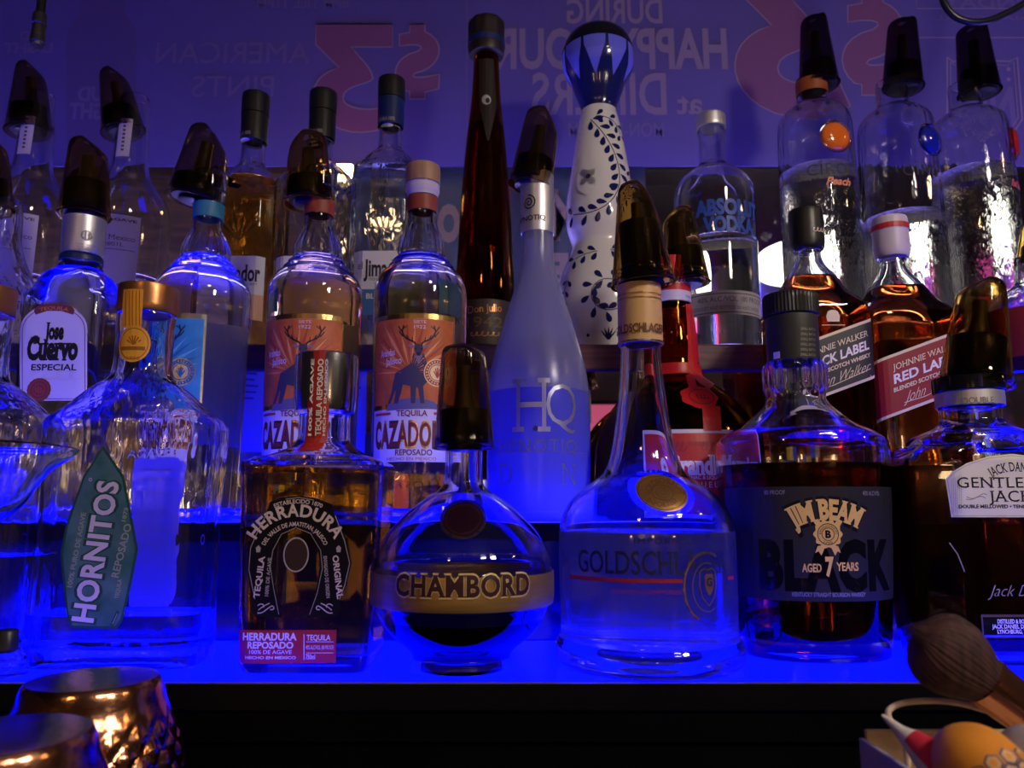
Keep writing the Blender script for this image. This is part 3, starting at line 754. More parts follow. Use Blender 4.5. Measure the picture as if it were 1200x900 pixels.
for t, x0, sc, col in (('TEQUILA REPOSADO', .0012, 6.5, wi), ('100% AGAVE', -.0038, 3.6, wi), ('HECHO EN MEXICO', .0048, 3.0, wi)):
    vt_, ft_ = glyphs(t, .03); z0, z1 = b.z(424, 0), b.z(518, 0)
    wid = max(v[0] for v in vt_)*2; sz = (z1-z0)*.92/wid
    m.add([(x0-y_*sc*k+sc*k/2, -rc-.0003-(0 if True else 0), (z0+z1)/2-(x_*sz)*(-1)*(-1) if False else (z0+z1)/2-x_*sz*(1 if z1 < z0 else -1)) for x_, y_ in vt_], ft_, col)
m.build('seal_strip', b.root, None, None)['label'] = 'red paper strip over the cap'
L = Lab(b, off=.0001)
for sx in (299, 408):
    L = Lab(b, off=.0001); L.line([((8-a*.42)*math.cos(a), (9-a*.46)*math.sin(a)) for a in np.linspace(0, 16, 60)], 1, M_['glass_dk'], 0, sx, 560); L.build('raised_scroll')
L = Lab(b, off=.0001)
P('relief', (.05, .03, .02), .12, spec=.8)
L.disc(347, 650, 15, 20, M_['relief'], 0); L.ring(347, 650, 15, 20, 1.5, M_['horse_line'], 1)
L.build('medallion')
# ---- globe bottle with the gold belt
P('wax', (.018, .004, .012), .3, spec=.3); P('belt_gold', (.64, .40, .13), .36, .75, noise=.25, nscale=20, stretch=(1, 1, 9)); P('plum', (.04, .008, .018), .45)
CB = [(517, 20.5, 1, 2), (520, 21), (560, 22), (568, 24), (574, 29), (583, 43), (594, 58), (606, 71), (620, 84), (636, 95), (650, 101.5), (658, 103.5), (662, 102.5), (665, 104.5), (672, 105.5), (690, 106), (704, 105), (707, 103), (716, 99), (730, 91), (745, 78), (757, 64), (763, 58.5), (768, 57), (772, 58.5), (786, 59), (792, 57), (796, 54)]
b = Bottle('globe_bottle', 'round globe bottle with a gold belt and dark purple liqueur', 'bottle', 541, 782, .466, Z1, CB, wall=.003, thick=.017)
b.glass(M_['glass'], 96); b.liquid(721, M_['berry'], 96)
b.sleeve('belt', 668, 705, M_['belt_gold'], .0007)
L = Lab(b, off=.0014)
L.text('CHAMBORD', 543, 687, 25, M_['gold_ink'], 177, bold=.06, serif=.8, layer=0, space=1.08)
L.text('CHAMBORD', 543, 687, 23, M_['plum'], 175, bold=.035, serif=.8, layer=1, space=1.08)
L.build('belt_lettering')
L = Lab(b, off=.0010, cut=.003)
L.disc(543, 608, 28, 23, M_['glass_dk'], 0); L.disc(543, 608, 24, 19.5, M_['wax'], 4); L.ring(543, 608, 21, 17, 1.2, M_['plum'], 6)
L.build('wax_seal', 'dark purple wax seal')
cover(b, (543.5, 406), (544, 526), 26, 35.5, .05, 'smoke', 1, (.03, .37), 21)
# ---- long-necked cinnamon schnapps bottle
P('capsule_tan', (.66, .40, .17), .42); P('bronze', (.40, .20, .06), .35, .7); P('bronze_dk', (.14, .06, .02), .5); P('red_line', (.35, .01, .03), .5); P('gs_ink', (.01, .01, .035), .5)
GP = [(328, 23, 1, 2), (334, 24), (405, 25), (406, 23), (430, 24), (470, 28), (500, 32), (520, 35.5), (540, 40.5), (555, 48), (566, 62), (578, 79), (592, 91), (608, 98), (625, 101.5), (680, 102.5), (735, 102.5), (742, 103), (748, 107), (756, 109.5), (768, 109), (780, 104), (792, 94), (799, 83), (803, 70)]
b = Bottle('longneck_bottle', 'clear long-necked bottle with a bronze medal on its shoulder and tan capsule', 'bottle', 761, 785, .480, Z1, GP, wall=.003, thick=.016)
b.glass(M_['glass'], 96); b.liquid(622, M_['flecked'], 96)
b.sleeve('capsule', 336, 405, M_['capsule_tan'], .0006)
L = Lab(b, off=.0012)
L.text('GOLDSCHLAGER', 747, 384, 10, M_['bronze_dk'], 78, bold=.03); L.wrap(397, 399, M_['silver'], 100, 1); L.wrap(342, 343, M_['bronze'], 100, 1); L.wrap(347, 348, M_['bronze'], 100, 1)
L.build('capsule_print')
L = Lab(b, off=.0009, cut=.003)
L.disc(776, 577, 40, 28, M_['glass_dk'], 0, -8); L.disc(776, 577, 31, 22, M_['bronze'], 4, -8)
L.ring(776, 577, 29, 20.5, 1.2, M_['bronze_dk'], 6)
L.text('GOLDSCHLAGER', 776, 563, 6, M_['bronze_dk'], 62, arc=24, bold=.04, layer=6); L.text('IMPORTED', 776, 591, 6, M_['bronze_dk'], 36, arc=-26, bold=.04, layer=6)
for r in (4, 8, 12): L.ring(776, 577, r*1.1, r*.8, 1.4, M_['bronze_dk'], 6)
for sx in (-20, 20): L.disc(776+sx, 578, 1.8, 1.6, M_['bronze_dk'], 6)
L.build('medal', 'bronze medal')
L = Lab(b, off=.0003)
L.text('GOLDSCHLAGER', 768, 660, 26, M_['gs_ink'], 205, bold=.005, serif=.7, layer=0)
L.text('IMPORTED', 778, 634, 7, M_['gs_ink'], 70, layer=0, space=1.3)
zz = b.z(681); u0 = b.loc(668, 681)[0]; u1 = b.loc(800, 681)[0]; u2 = b.loc(860, 681)[0]
for a, c in ((u0, u1), (b.loc(853, 681)[0], u2)): L.poly([(a, zz-.0011), (c, zz-.0011), (c, zz+.0011), (a, zz+.0011)], M_['red_line'], 0, False)
L.text('CINNAMON SCHNAPPS LIQUEUR', 760, 694, 4.5, M_['red_line'], 90, layer=0)
L.ring(829, 688, 34, 42, 3.0, M_['gold'], 1, 60, 245); L.ring(829, 688, 34, 42, 1, M_['gs_ink'], 1); L.ring(829, 688, 22, 29, 1.4, M_['gold'], 1, 70, 300)
sh = [(0, -24), (9, -14), (13, 0), (12, 16), (6, 20), (0, 18), (-6, 20), (-12, 16), (-13, 0), (-9, -14)]
L.line(sh+[sh[0]], 1.8, M_['gold'], 1, 830, 686); L.shape(831, 684, [(x*.55, y*.6) for x, y in sh], M_['bronze'], 0, 1); L.text('G', 831, 682, 9, M_['gs_ink'], bold=.05, layer=3)
L.build('printed_label')
cover(b, (743, 216), (754, 334), 19, 37, .13, 'smoke_amber', 1, (.18, .60), 24)
# ---- fluted bourbon bottle with the black wrap label
P('wrap_black', (.020, .019, .019), .45, spec=.35); P('beam_gold', (.86, .57, .14), .4, .1); P('glossblack', (.004, .004, .005), .06)
JB = [(347, 28.5, 1, 2), (349, 30), (371, 30), (373, 27.5), (376, 28), (424, 28), (426, 32), (432, 35), (450, 35.2), (458, 34.5), (464, 33), (468, 33.5), (474, 36), (484, 46, .97), (494, 59, .94), (503, 73), (511, 86), (518, 92.5, .9, 2.3), (526, 94.5), (540, 95), (570, 94), (640, 91.5), (705, 88.5), (755, 86), (770, 84), (778, 79), (782, 70, .9, 2.3)]
b = Bottle('fluted_bottle', 'dark whiskey bottle with fluted neck and black wrap label lettered in gold', 'bottle', 951, 775, .520, Z1, JB, wall=.0035, thick=.013)
def flute(t, z):
    return 1+(.035*math.cos(16*t) if b.z(458, 0) < z < b.z(426, 0) else 0)
b.glass(M_['glass'], 128, wave=flute, z1=b.z(375, 0)); b.liquid(546, M_['bourbon'], 96)
b.sleeve('cap', 347, 372, M_['black_plastic'], .0006, 96, wave=lambda t, z: 1+.012*math.cos(48*t), cap=True)
b.sleeve('neck_sleeve', 373, 425, M_['black_matte'], .0008)
L = Lab(b, off=.0014); L.rect(903, 410, 911, 418, M_['white_ink'], 0)
for i in range(6): L.text('SMALL BATCH', 947, 386+i*6, 3, M_['grey_ink'], 20, layer=0)
L.build('sleeve_print')
L = Lab(b, off=.0003)
L.wrap(570, 705, M_['wrap_black'], 88, 0)
L.text('BLACK', 975, 663, 51, M_['glossblack'], 168, bold=.06, layer=1, space=1.1)
bg = M_['beam_gold']
def beam(t, px, py, h, w, **k): L.text(t, px, py, h, bg, w, bold=.035, serif=.7, **k)
L.text('JIM BEAM', 968, 597.5, 25, M_['horse_black'], 92, bold=.10, serif=1, arc=85, layer=2, taper=lambda x: 1.0)
L.text('JIM BEAM', 968, 597, 21.5, bg, 90, bold=.05, serif=1.1, arc=85, layer=3)
L.disc(970, 626, 16, 16, bg, 3, wob=.07, wn=10, n=80); L.ring(970, 626, 12.5, 12.5, .9, M_['horse_black'], 4); L.ring(970, 626, 7.6, 7.6, .8, M_['horse_black'], 4); L.text('B', 970, 626, 8, M_['horse_black'], bold=.05, layer=4)
L.text('BEAM FORMULA A STANDARD SINCE', 970, 616.5, 2.6, M_['horse_black'], 30, arc=9.7, layer=4); L.text('1795', 970, 636.2, 2.6, M_['horse_black'], 10, arc=-9.7, layer=4)
for sg in (-1, 1):
    L.shape(970+sg*11, 613, [(sg*-4, -1), (sg*1, 5), (sg*6, 2), (sg*3, -3)], bg, 0, 3)
    L.shape(970+sg*7, 645, [(0, 6), (sg*5, 5), (sg*8, -3), (sg*4, -1), (sg*1, -6), (sg*-3, 3)], bg, 0, 3)
L.text('AGED', 951, 665.5, 9, bg, 22, bold=.03, layer=3); L.text('7', 972, 664, 20, bg, 10, bold=.05, layer=3); L.text('YEARS', 993, 664, 9, bg, 27, bold=.03, layer=3)
L.text('KENTUCKY STRAIGHT BOURBON WHISKEY', 973, 697, 4.6, M_['grey_ink'], 86, bold=.01, layer=2); L.text('80 PROOF', 907, 577, 5, M_['grey_ink'], 24, layer=2); L.text('43% ALC/VOL', 1021, 578, 5, M_['grey_ink'], 26, layer=2)
L.line(scribble(9, 80, 7, 5), 1, M_['grey_ink'], 2, 866, 630) if False else None
L.build('wrap_label')
# ---- square-shouldered whiskey with the arched cream label
P('gj_paper', (.80, .78, .70), .45); P('gj_line', (.50, .48, .43), .5)
GJ = [(442, 34, 1, 2), (444, 36), (459, 36), (461, 34.5), (478, 34.5), (480, 33), (492, 33), (498, 36), (504, 46, .9, 2.4), (512, 64, .8, 3), (522, 85, .66, -1.6), (533, 99, .6, -1.58), (543, 105.5, .57, -1.56), (555, 106, .57, -1.56), (640, 105, .57, -1.56), (740, 103.5, .57, -1.56), (756, 101), (762, 97, .57, -1.56)]
b = Bottle('shouldered_bottle', 'dark whiskey bottle with an arched cream label, cut off at right behind the brush', 'bottle', 1163, 750, .500, Z1, GJ, wall=.0035, thick=.010, flat=True)
b.glass(M_['glass'], 128, z1=b.z(447, 0)); b.liquid(547, M_['bourbon'], 128)
b.sleeve('neck_ring', 444, 460, M_['black_gloss'], .0012, wave=lambda t, z: 1)
b.sleeve('neck_band', 461, 477, M_['silver_matte'], .0008)
L = Lab(b, off=.0012); L.text('DOUBLE', 1146, 469, 7, M_['grey_ink'], 34, bold=.02, layer=0); L.text('MELLOWED', 1200, 469, 7, M_['grey_ink'], 40, bold=.02, layer=0); L.build('band_print')
L = Lab(b, off=.0006)
ar = [(1107, 562), (1115, 553), (1132, 543), (1157, 535), (1185, 532), (1213, 535), (1238, 543), (1254, 553), (1262, 562), (1256, 606), (1114, 606)]
L.poly(ar, M_['gj_paper'], 0); c0 = (1185, 572)
L.line([(c0[0]+(x-c0[0])*.97, c0[1]+(y-c0[1])*.95) for x, y in ar+ar[:1]], .9, M_['gj_line'], 1)
for i in range(26):
    x = 1114+i*2.3; L.line([(x, 561-min(9, i*.9)), (x+.3, 601)], .5, M_['gj_line'], 1) if i < 6 or True and i % 1 == 0 and i < 5 else None
L.text("JACK DANIEL'S", 1188, 547, 10.5, M_['ink'], 64, bold=.01, serif=.7, arc=62, layer=2)
L.text('GENTLEMAN', 1184, 565.5, 12, M_['ink'], 126, bold=.005, serif=1, layer=2, space=1.06); L.text('JACK', 1184, 581.5, 12.5, M_['ink'], 52, bold=.005, serif=1, layer=2, space=1.05)
L.text('DOUBLE MELLOWED • TENNESSEE WHISKEY', 1184, 593.5, 3.8, M_['ink'], 122, bold=.03, layer=2)
for sg in (-1, 1):
    L.line([(sg*x, y) for x, y in bez([(-12, 2), (-6, 8), (2, -8), (12, 0)], 8)], .8, M_['grey_ink'], 2, 1184-sg*-0+sg*-40*-1, 582); L.line([(sg*x, y) for x, y in bez([(-10, -2), (-3, 5), (3, -6), (13, -3)], 8)], .8, M_['grey_ink'], 2, 1184+sg*40, 582)
L.build('front_label')
L = Lab(b, off=.0004)
L.rect(1150, 720, 1224, 747, M_['silver'], 0); L.rect(1152, 723, 1222, 744, M_['black_gloss'], 1)
L.text('DISTILLED & BOTTLED BY', 1194, 728, 4.4, wi, 52, bold=.02, serif=.8); L.text('JACK DANIEL DISTILLERY', 1192, 734, 4.4, wi, 60, bold=.02, serif=.8); L.text('LYNCHBURG, TENNESSEE', 1196, 740, 4.4, wi, 56, bold=.02, serif=.8)
L.build('lower_label', 'small black lower label with silver edge')
L = Lab(b, off=.0004)
L.text('Jack Daniel', 1196, 692, 13, M_['silver_matte'], 76, shear=.45, bold=-.02, layer=0)
L.line([(1112, 636), (1122, 650), (1130, 670)], 1, M_['silver_matte'], 0)
L.build('raised_lettering')
cover(b, (1150, 329), (1143, 452), 25, 39, .10, 'smoke_amber', -1, (.10, .45), 33)
# ================================================================== second row, on the upper step
YM2 = .635
P('gold_foil', (.80, .52, .20), .25, 1); P('maroon', (.20, .03, .03), .5); P('lilac_plastic', (.62, .55, .62), .35); P('stone', (.16, .15, .22), .6); P('stag_line', (.60, .50, .48), .5)
CZP = [(196, 18.5, 1, 2), (198, 19.3), (218, 19.3), (219, 18.5), (224, 19.2), (230, 17.2), (252, 16.6), (262, 17.4), (270, 19.5), (280, 24), (290, 27), (297, 27.6), (301, 26.6), (303, 28.5), (307, 33), (310, 33.6), (314, 38), (317, 38.8), (322, 45), (330, 50), (340, 53.3), (352, 54.4), (372, 54.5), (480, 53.6), (560, 52.8), (598, 52), (606, 50), (611, 46)]
P('neck_orange', (.30, .05, .03), .5); P('neck_teal', (.03, .22, .36), .5)
def dy_shift(p, d): return [(a[0]+d*max(0, min(1, (420-a[0])/220)), *a[1:]) for a in p]
def stag(L, cx, cy, s, full=True):
    """the stag artwork, cx, cy at its muzzle"""
    D = M_['deer']; K = M_['deer_dk']; T = M_['deer_lt']
    def sh(p, m, l=2): L.shape(cx, cy, [(x*s, y*s) for x, y in p], m, 0, l)
    if full:
        sh([(-6, -3), (6, -3), (10, -14), (12, -26), (11, -36), (6, -42), (8, -62), (3, -62), (0, -44), (-2, -43), (-3, -62), (-8, -62), (-9, -42), (-18, -40), (-20, -50), (-24, -62), (-29, -62), (-27, -48), (-30, -36), (-28, -26), (-20, -22), (-10, -16)], D)
        sh([(-30, -34), (-33, -50), (-38, -62), (-34, -62), (-28, -48), (-24, -36)], D)
        sh([(-34, -62), (-20, -57), (-5, -55), (10, -57), (20, -60), (26, -68), (-40, -70), (-38, -64)], M_['stone'])
    else: sh([(-6, -3), (6, -3), (10, -14), (13, -28), (14, -50), (-14, -50), (-18, -30), (-12, -16)], D)
    sh([(-4, -6), (0, -16), (5, -5)], T, 3)
    sh([(-4.5, 8), (4.5, 8), (5.5, 2), (3, -4), (1.5, -6), (-1.5, -6), (-3, -4), (-5.5, 2)], D, 3)
    sh([(-2, -2), (2, -2), (1.3, -5.5), (-1.3, -5.5)], K, 4); sh([(-5, 3), (-2, 3), (-3, 1)], K, 4); sh([(5, 3), (2, 3), (3, 1)], K, 4)
    sh([(-5, 6), (-12, 7.5), (-13, 5.5), (-6, 3)], T, 3); sh([(5, 6), (12, 7.5), (13, 5.5), (6, 3)], T, 3)
    for g in (-1, 1):
        def ln(p, w): L.line([(g*x*s, y*s) for x, y in p], w*s, K, 3, cx, cy)
        ln(bez([(3, 8), (8, 14), (18, 12), (20, 24)], 8)+[(18, 31)], 1.7); ln([(12, 13.2), (15, 19)], 1.2); ln([(19, 17), (24, 24)], 1.2); ln([(20, 23), (25, 30)], 1.2); ln([(19.6, 26), (14, 30)], 1); ln([(7, 11), (8, 16)], 1)
def caza(px, Yc, label, pap, dk, lt, lab_u, kind, d=0, group='stag-label bottles'):
    b = Bottle('stag_label_bottle', label, 'bottle', px, 600, Yc, Z2, dy_shift(CZP, d), wall=.0028, thick=.010)
    b.glass(M_['glass'], 88, wave=lambda t, z: 1+(.022*math.cos(14*t) if b.z(300+d, 0) < z < b.z(266+d, 0) else 0))
    b.liquid(303, M_['tequila'] if kind == 'teal' else M_['pale_teq'])
    s = b.sleeve('neck_label', 233+d, 250+d, M_['neck_orange' if kind != 'teal' else 'neck_teal'], .0005); 
    L = Lab(b); k = L.k(420); cu = lab_u*k; z = lambda y: b.z(y)
    def R(x0, y0, x1, y1, m, l): L.poly([(cu+x0*k, z(y0)), (cu+x1*k, z(y0)), (cu+x1*k, z(y1)), (cu+x0*k, z(y1))], M_[m], l, False)
    foil = 'silver' if kind == 'teal' else 'gold_foil'
    R(-57, 367, 57, 479, foil, 0)
    R(-54.5, 373, 54.5, 473, pap, 1)
    rng = random.Random(3)
    for a in range(-86, 90, 9):                                    # agave blades fan out behind the stag
        a2 = math.radians(a+rng.uniform(-2, 2)); l1 = min(52/max(.02, abs(math.sin(a2))), 62/max(.02, abs(math.cos(a2))), rng.uniform(48, 80)); w = rng.uniform(.03, .06)
        p = [(math.sin(a2)*10, math.cos(a2)*10), (math.sin(a2-w)*l1*.6, math.cos(a2-w)*l1*.6), (math.sin(a2)*l1, math.cos(a2)*l1), (math.sin(a2+w)*l1*.6, math.cos(a2+w)*l1*.6)]
        p = [(max(-54, min(54, x)), max(-36, min(62, y))) for x, y in p]
        L.poly([(cu+x*k, z(437)+y*k) for x, y in p], M_[dk if (a//9) % 2 else lt], 2, False)
    # local anchor in pixels for things placed on the label
    ax = b.root.location.x
    def A(u, y): return u, y
    def place(fn, u, y):
        lc = L.local; zz = z(y)
        L.local = lambda px_, py_, pts, rot=0: [(cu+u*k+(x*math.cos(rot)-y_*math.sin(rot))*k, zz+(x*math.sin(rot)+y_*math.cos(rot))*k) for x, y_ in pts]
        fn(); L.local = lc
    place(lambda: stag(L, 0, 0, 1.0), 9, 411)
    wi = M_['white_ink']
    if kind != 'blank':
        place(lambda: L.text('SIETE', 0, 0, 3.6, wi, 15, layer=5), 10, 377); place(lambda: L.text('1922', 0, 0, 4, wi, 14, layer=5), 10, 383)
        if kind != 'teal':
            place(lambda: L.text('Arandas', 0, 0, 8, wi, 22, bold=.01, serif=.6, layer=5, rot=3), -31, 412); place(lambda: L.text('Jalisco', 0, 0, 8, wi, 22, bold=.01, serif=.6, layer=5, rot=3), -22, 422)
    def seal():
        m_ = M_['silver' if kind == 'teal' else 'gold_ink']
        L.disc(0, 0, 16.5, 16.5, m_, 6); L.disc(0, 0, 15.2, 15.2, M_[dk], 7); L.ring(0, 0, 11, 11, 1, m_, 8); L.disc(0, 0, 9, 9, m_, 8)
        for q in range(24): L.shape(0, 0, [(12*math.sin(q*.2618-.05), 12*math.cos(q*.2618-.05)), (14*math.sin(q*.2618-.06), 14*math.cos(q*.2618-.06)), (14*math.sin(q*.2618+.06), 14*math.cos(q*.2618+.06)), (12*math.sin(q*.2618+.05), 12*math.cos(q*.2618+.05))], m_, 0, 8)
        for q in (-50, -25, 0, 25, 50): L.line([(0, -6), (6*math.sin(math.radians(q)), -6+12*math.cos(math.radians(q)))], 1.2, M_[dk], 9, 0, 0)
    place(seal, 32, 436)
    L.build('picture_label', 'teal picture label with a stag' if kind == 'teal' else 'orange picture label with a stag')
    L = Lab(b)
    R(-57, 479, 57, 541, 'cream_paper', 0)
    mr = M_['maroon']
    place(lambda: L.text('TEQUILA', 0, 0, 6.5, mr, 37, bold=.02, layer=2), 2, 484)
    place(lambda: L.text('CAZADORES', 0, 0, 28, M_['gold_foil'], 105, bold=.06, layer=2, space=1.1), 2, 509)
    place(lambda: L.text('CAZADORES', 0, 0, 26.5, mr, 103, bold=.015, layer=3, space=1.1), 2, 509)
    place(lambda: L.text('BLANCO' if kind == 'teal' else 'REPOSADO', 0, 0, 6.5, mr, 44, bold=.02, layer=2), 5, 530)
    place(lambda: L.text('HECHO EN MEXICO', 0, 0, 3.6, M_['orange_dk'], 60, layer=2), 2, 537.5)
    for x0, x1 in ((-52, -24), (28, 52)): R(x0, 482.5, x1, 485.5, 'orange_dk', 2)
    L.build('lower_label', 'cream lower label with tall red lettering')
    L = Lab(b, off=.0001); place(lambda: L.text('LOS ALTOS', 0, 0, 10, M_['glass_dk'], 64, layer=0), 6, 557); L.build('raised_lettering')
    L = Lab(b, back=True); zz0, zz1 = b.z(372, 0), b.z(520, 0)
    L.poly([(-.028, zz1), (.028, zz1), (.028, zz0), (-.028, zz0)], M_['white_paper'], 0, False)
    for q in range(9): L.poly([(-.022, zz0-.008-q*.006), (.022-.002*(q % 3), zz0-.008-q*.006), (.022-.002*(q % 3), zz0-.010-q*.006), (-.022, zz0-.010-q*.006)], M_['grey_ink'], 1, False)
    for q in range(18): L.poly([(-.02+q*.0011, zz1+.006), (-.0195+q*.0011+.0003*(q % 3), zz1+.006), (-.0195+q*.0011+.0003*(q % 3), zz1+.02), (-.02+q*.0011, zz1+.02)], M_['ink'], 1, False)
    L.build('back_label', 'white back label')
    return b
b = caza(221, .640, 'clear bottle with a teal stag label and tilted dust cover', 'teal_paper', 'teal_dk', 'teal_lt', -28, 'teal', 8)
cover(b, (247, 152), (227, 236), 22, 31, .22, 'smoke', 1, (.02, .30), 17)
b = caza(359.5, .636, 'stag-label bottle with a smoked dust cover, behind the silver-capped decanter', 'orange_paper', 'orange_dk', 'orange_lt', -6, 'orange', 4)
cover(b, (361, 159), (362, 240), 21, 29, .16, 'smoke_amber', -1, (.05, .36), 17)
b = caza(488, .640, 'stag-label bottle with a wooden cork, behind the globe bottle', 'orange_paper', 'orange_dk', 'orange_lt', -3, 'orange', 0)
b.sleeve('cork', 196, 217, M_['wood_top'], .0006, cap=True); b.sleeve('cork_collar', 218, 232, M_['lilac_plastic'], .0005)
# ---- square bottle with the arched white label
P('seal_brown', (.22, .05, .05), .5); P('jc_paper', (.80, .76, .82), .5)
JC = [(250, 21, 1, 2), (252, 22), (296, 21.5), (300, 20.5), (303, 22), (312, 22.5), (318, 25, .95, 2.3), (326, 34, .9, 3), (336, 43, .84, 4.5), (344, 47, .82, 6), (352, 48, .82, 6.5), (480, 47.5, .82, 6.5), (596, 46.5), (605, 45), (611, 42, .82, 6.5)]
b = Bottle('square_bottle', 'clear square bottle with an arched lavender label and blackletter name', 'bottle', 68, 600, .636, Z2, JC, wall=.003, thick=.012, flat=True)
b.glass(M_['glass'], 96); b.liquid(318, M_['tequila'])
b.sleeve('neck_label', 258, 300, M_['silver_matte'], .0006); b.sleeve('neck_band', 301, 309, M_['navy'], .0008)
L = Lab(b, off=.0013)
ink = M_['ink']
L.ring(103, 277, 6, 6, 1.2, M_['grey_ink'], 0); L.line(scribble(3, 11, 12, 8, 0), 1.2, M_['grey_ink'], 0, 103, 277)
for q in range(3): L.text('CALIDAD Y TRADICION', 103, 288+q*3.2, 2, M_['grey_ink'], 22-q*3, layer=0)
L.build('neck_print')
L = Lab(b)
arch = [(25, 470), (25, 385)]+bez([(25, 385), (26, 372), (36, 366), (42, 362)], 6)+bez([(42, 362), (56, 357), (74, 357), (86, 362)], 6)[1:]+bez([(86, 362), (94, 366), (103, 372), (103.5, 385)], 6)+[(104, 470)]
arch = [(x-1, y) for x, y in arch]
L.poly(arch, M_['jc_paper'], 0)
c0 = (63, 420)
L.line([(c0[0]+(x-c0[0])*.93, c0[1]+(y-c0[1])*.955) for x, y in arch+arch[:1]], .9, M_['seal_brown'], 1)
L.poly([(40, 364), (44, 359), (56, 356), (72, 356), (84, 359), (88, 364), (86, 369), (72, 364.5), (56, 364.5), (42, 369)], M_['seal_brown'], 2)
L.text('TEQUILA', 64, 361, 4, M_['orange_lt'], 34, layer=3, arc=60)
L.text('Jose', 64, 388, 18, ink, 23, bold=.055, serif=1.1, layer=2); L.text('Cuervo', 62, 408, 25, ink, 60, bold=.06, serif=1.1, layer=2)
L.line([(38, 395), (34, 408), (38, 421)], 2.2, ink, 2)
L.text('ESPECIAL', 63.5, 430.5, 7, ink, 53, bold=.02, serif=.6, layer=2)
L.line(scribble(4, 60, 12, 11), .6, M_['silver_matte'], 1, 64, 440)
L.disc(46, 457, 14, 14, M_['seal_brown'], 3, wob=.02, wn=18, n=72); L.ring(46, 457, 11.5, 11.5, .8, M_['orange_dk'], 4); L.ring(46, 457, 7.5, 7.5, .8, M_['orange_dk'], 4); L.line(scribble(3, 9, 9, 8, 0), 1, M_['orange_dk'], 4, 46, 457)
L.build('front_label')
cover(b, (104.5, 166), (98.5, 254), 20.5, 28, .14, 'smoke_amber', 1, (.06, .44), 21)
# ---- edge bottle, far left
ED = [(236, 16, 1, 2), (240, 17), (282, 19), (300, 24), (320, 33), (336, 42), (348, 48), (362, 50), (600, 49), (611, 44)]
b = Bottle('embossed_bottle', 'clear bottle with raised lettering, half cut off beside the arched lavender label', 'bottle', -32, 600, .630, Z2, ED, wall=.003, thick=.01)
b.glass(M_['glass_rip'], 88); b.liquid(470, M_['tequila'])
L = Lab(b, off=.0001)
for t, yy in (('SAN MIGUEL', 392), ('JALISCO', 412), ('MEXICO DEG', 432)): L.text(t, 6, yy, 9, M_['glass_dk'], 60, layer=0)
L.build('raised_lettering')
cover(b, (-12, 160), (-18, 246), 18, 30, .14, 'smoke_amber', 1, (.06, .4), 17)
# ---- frosted conical bottle
P('hq_ink', (.16, .17, .30), .4, .3); P('hq_silver', (.55, .58, .75), .3, .8)
HQ = [(206, 18, 1, 2), (208, 18.7), (270, 18.8), (274, 18.4), (300, 19), (320, 22), (340, 27.5), (360, 34), (380, 40.5), (400, 46.5), (420, 52), (440, 56.5), (458, 59), (490, 60.3), (540, 60.6), (590, 60), (602, 59), (609, 56), (611, 53)]
b = Bottle('frosted_bottle', 'tall frosted conical bottle half full of glowing blue liqueur', 'bottle', 631.5, 600, .640, Z2, HQ, wall=.0025, thick=.008)
b.glass(M_['frost'], 88); b.liquid(462, M_['frost_blue'])
b.sleeve('capsule', 206, 275, M_['silver_matte'], .0006)
L = Lab(b, off=.0012)
sp = [(a*.62*math.cos(a*1.0), a*.66*math.sin(a)) for a in [i*.25 for i in range(4, 58)]]
L.line(sp, 1.5, ink, 0, 619.5, 238); L.text('HPNOTIQ', 620, 256, 6, ink, 40, bold=.02, layer=0, serif=.5)
L.build('capsule_print')
L = Lab(b)
hi = M_['hq_silver']; hk = M_['hq_ink']
L.text('H', 622, 474, 66, hi, 46, bold=-.012, serif=1.1, layer=0); L.text('Q', 659, 474, 50, hi, 40, bold=-.012, layer=0, serif=.6)
L.line([(sx*.34, sy*.34) for sx, sy in sp], 1, ink, 1, 627, 502)
L.text('HPNOTIQ', 629, 522, 15, hk, 104, serif=.7, layer=0, space=1.15); L.line([(572, 531.5), (684, 531.5)], .8, hk, 0)
L.text('DON NOTE', 630, 556, 26, hk, 98, bold=-.02, serif=.8, layer=0) if False else None
L.text('D', 592, 556, 26, hk, 20, bold=-.015, serif=.8, layer=0); L.text('N', 667, 556, 26, hk, 22, bold=-.015, serif=.8, layer=0)
L.build('printed_label')
cover(b, (637.5, 132), (621, 219), 20.5, 25.5, .22, 'smoke', 1, (.06, .36), 18)
# ---- amber bottle with ribbon and wax seal
P('ribbon', (.55, .014, .02), .38, spec=.4); P('gm_red', (.50, .025, .03), .45); P('gm_faint', (.33, .02, .035), .5); P('lilac_paper', (.66, .6, .74), .5)
GM = [(304, 20, 1, 2), (306, 20.8), (356, 20.6), (372, 22.5), (400, 26.2), (428, 28.5), (434, 29.6), (442, 31), (450, 40), (458, 52), (468, 64), (480, 75), (494, 84), (510, 90.5), (530, 95), (560, 97), (596, 96.5), (605, 94), (611, 88)]
b = Bottle('ribbon_bottle', 'squat amber liqueur bottle with red ribbon and wax seal', 'bottle', 796, 600, .628, Z2, GM, wall=.003, thick=.01)
b.glass(M_['glass_amber'], 96); b.liquid(470, M_['cognac'])
b.sleeve('neck_capsule', 305, 345, M_['ribbon'], .0006); b.sleeve('neck_band', 345, 357, M_['lilac_paper'], .0008)
L = Lab(b, off=.0014)
L.line(scribble(8, 36, 9, 21), .9, wi, 0, 801, 329); L.text('PARIS', 806, 348.5, 3, ink, 10, layer=0); L.text('PRODUITS MARNIER', 800, 353, 3, ink, 36, layer=0)
L.build('capsule_print')
b.sleeve('ribbon_ring', 430, 443, M_['ribbon'], .0008)
L = Lab(b, off=.0010)
L.poly([(803, 357), (818, 357), (823, 380), (821, 405), (815, 436), (806, 436), (806, 400)], M_['ribbon'], 0)
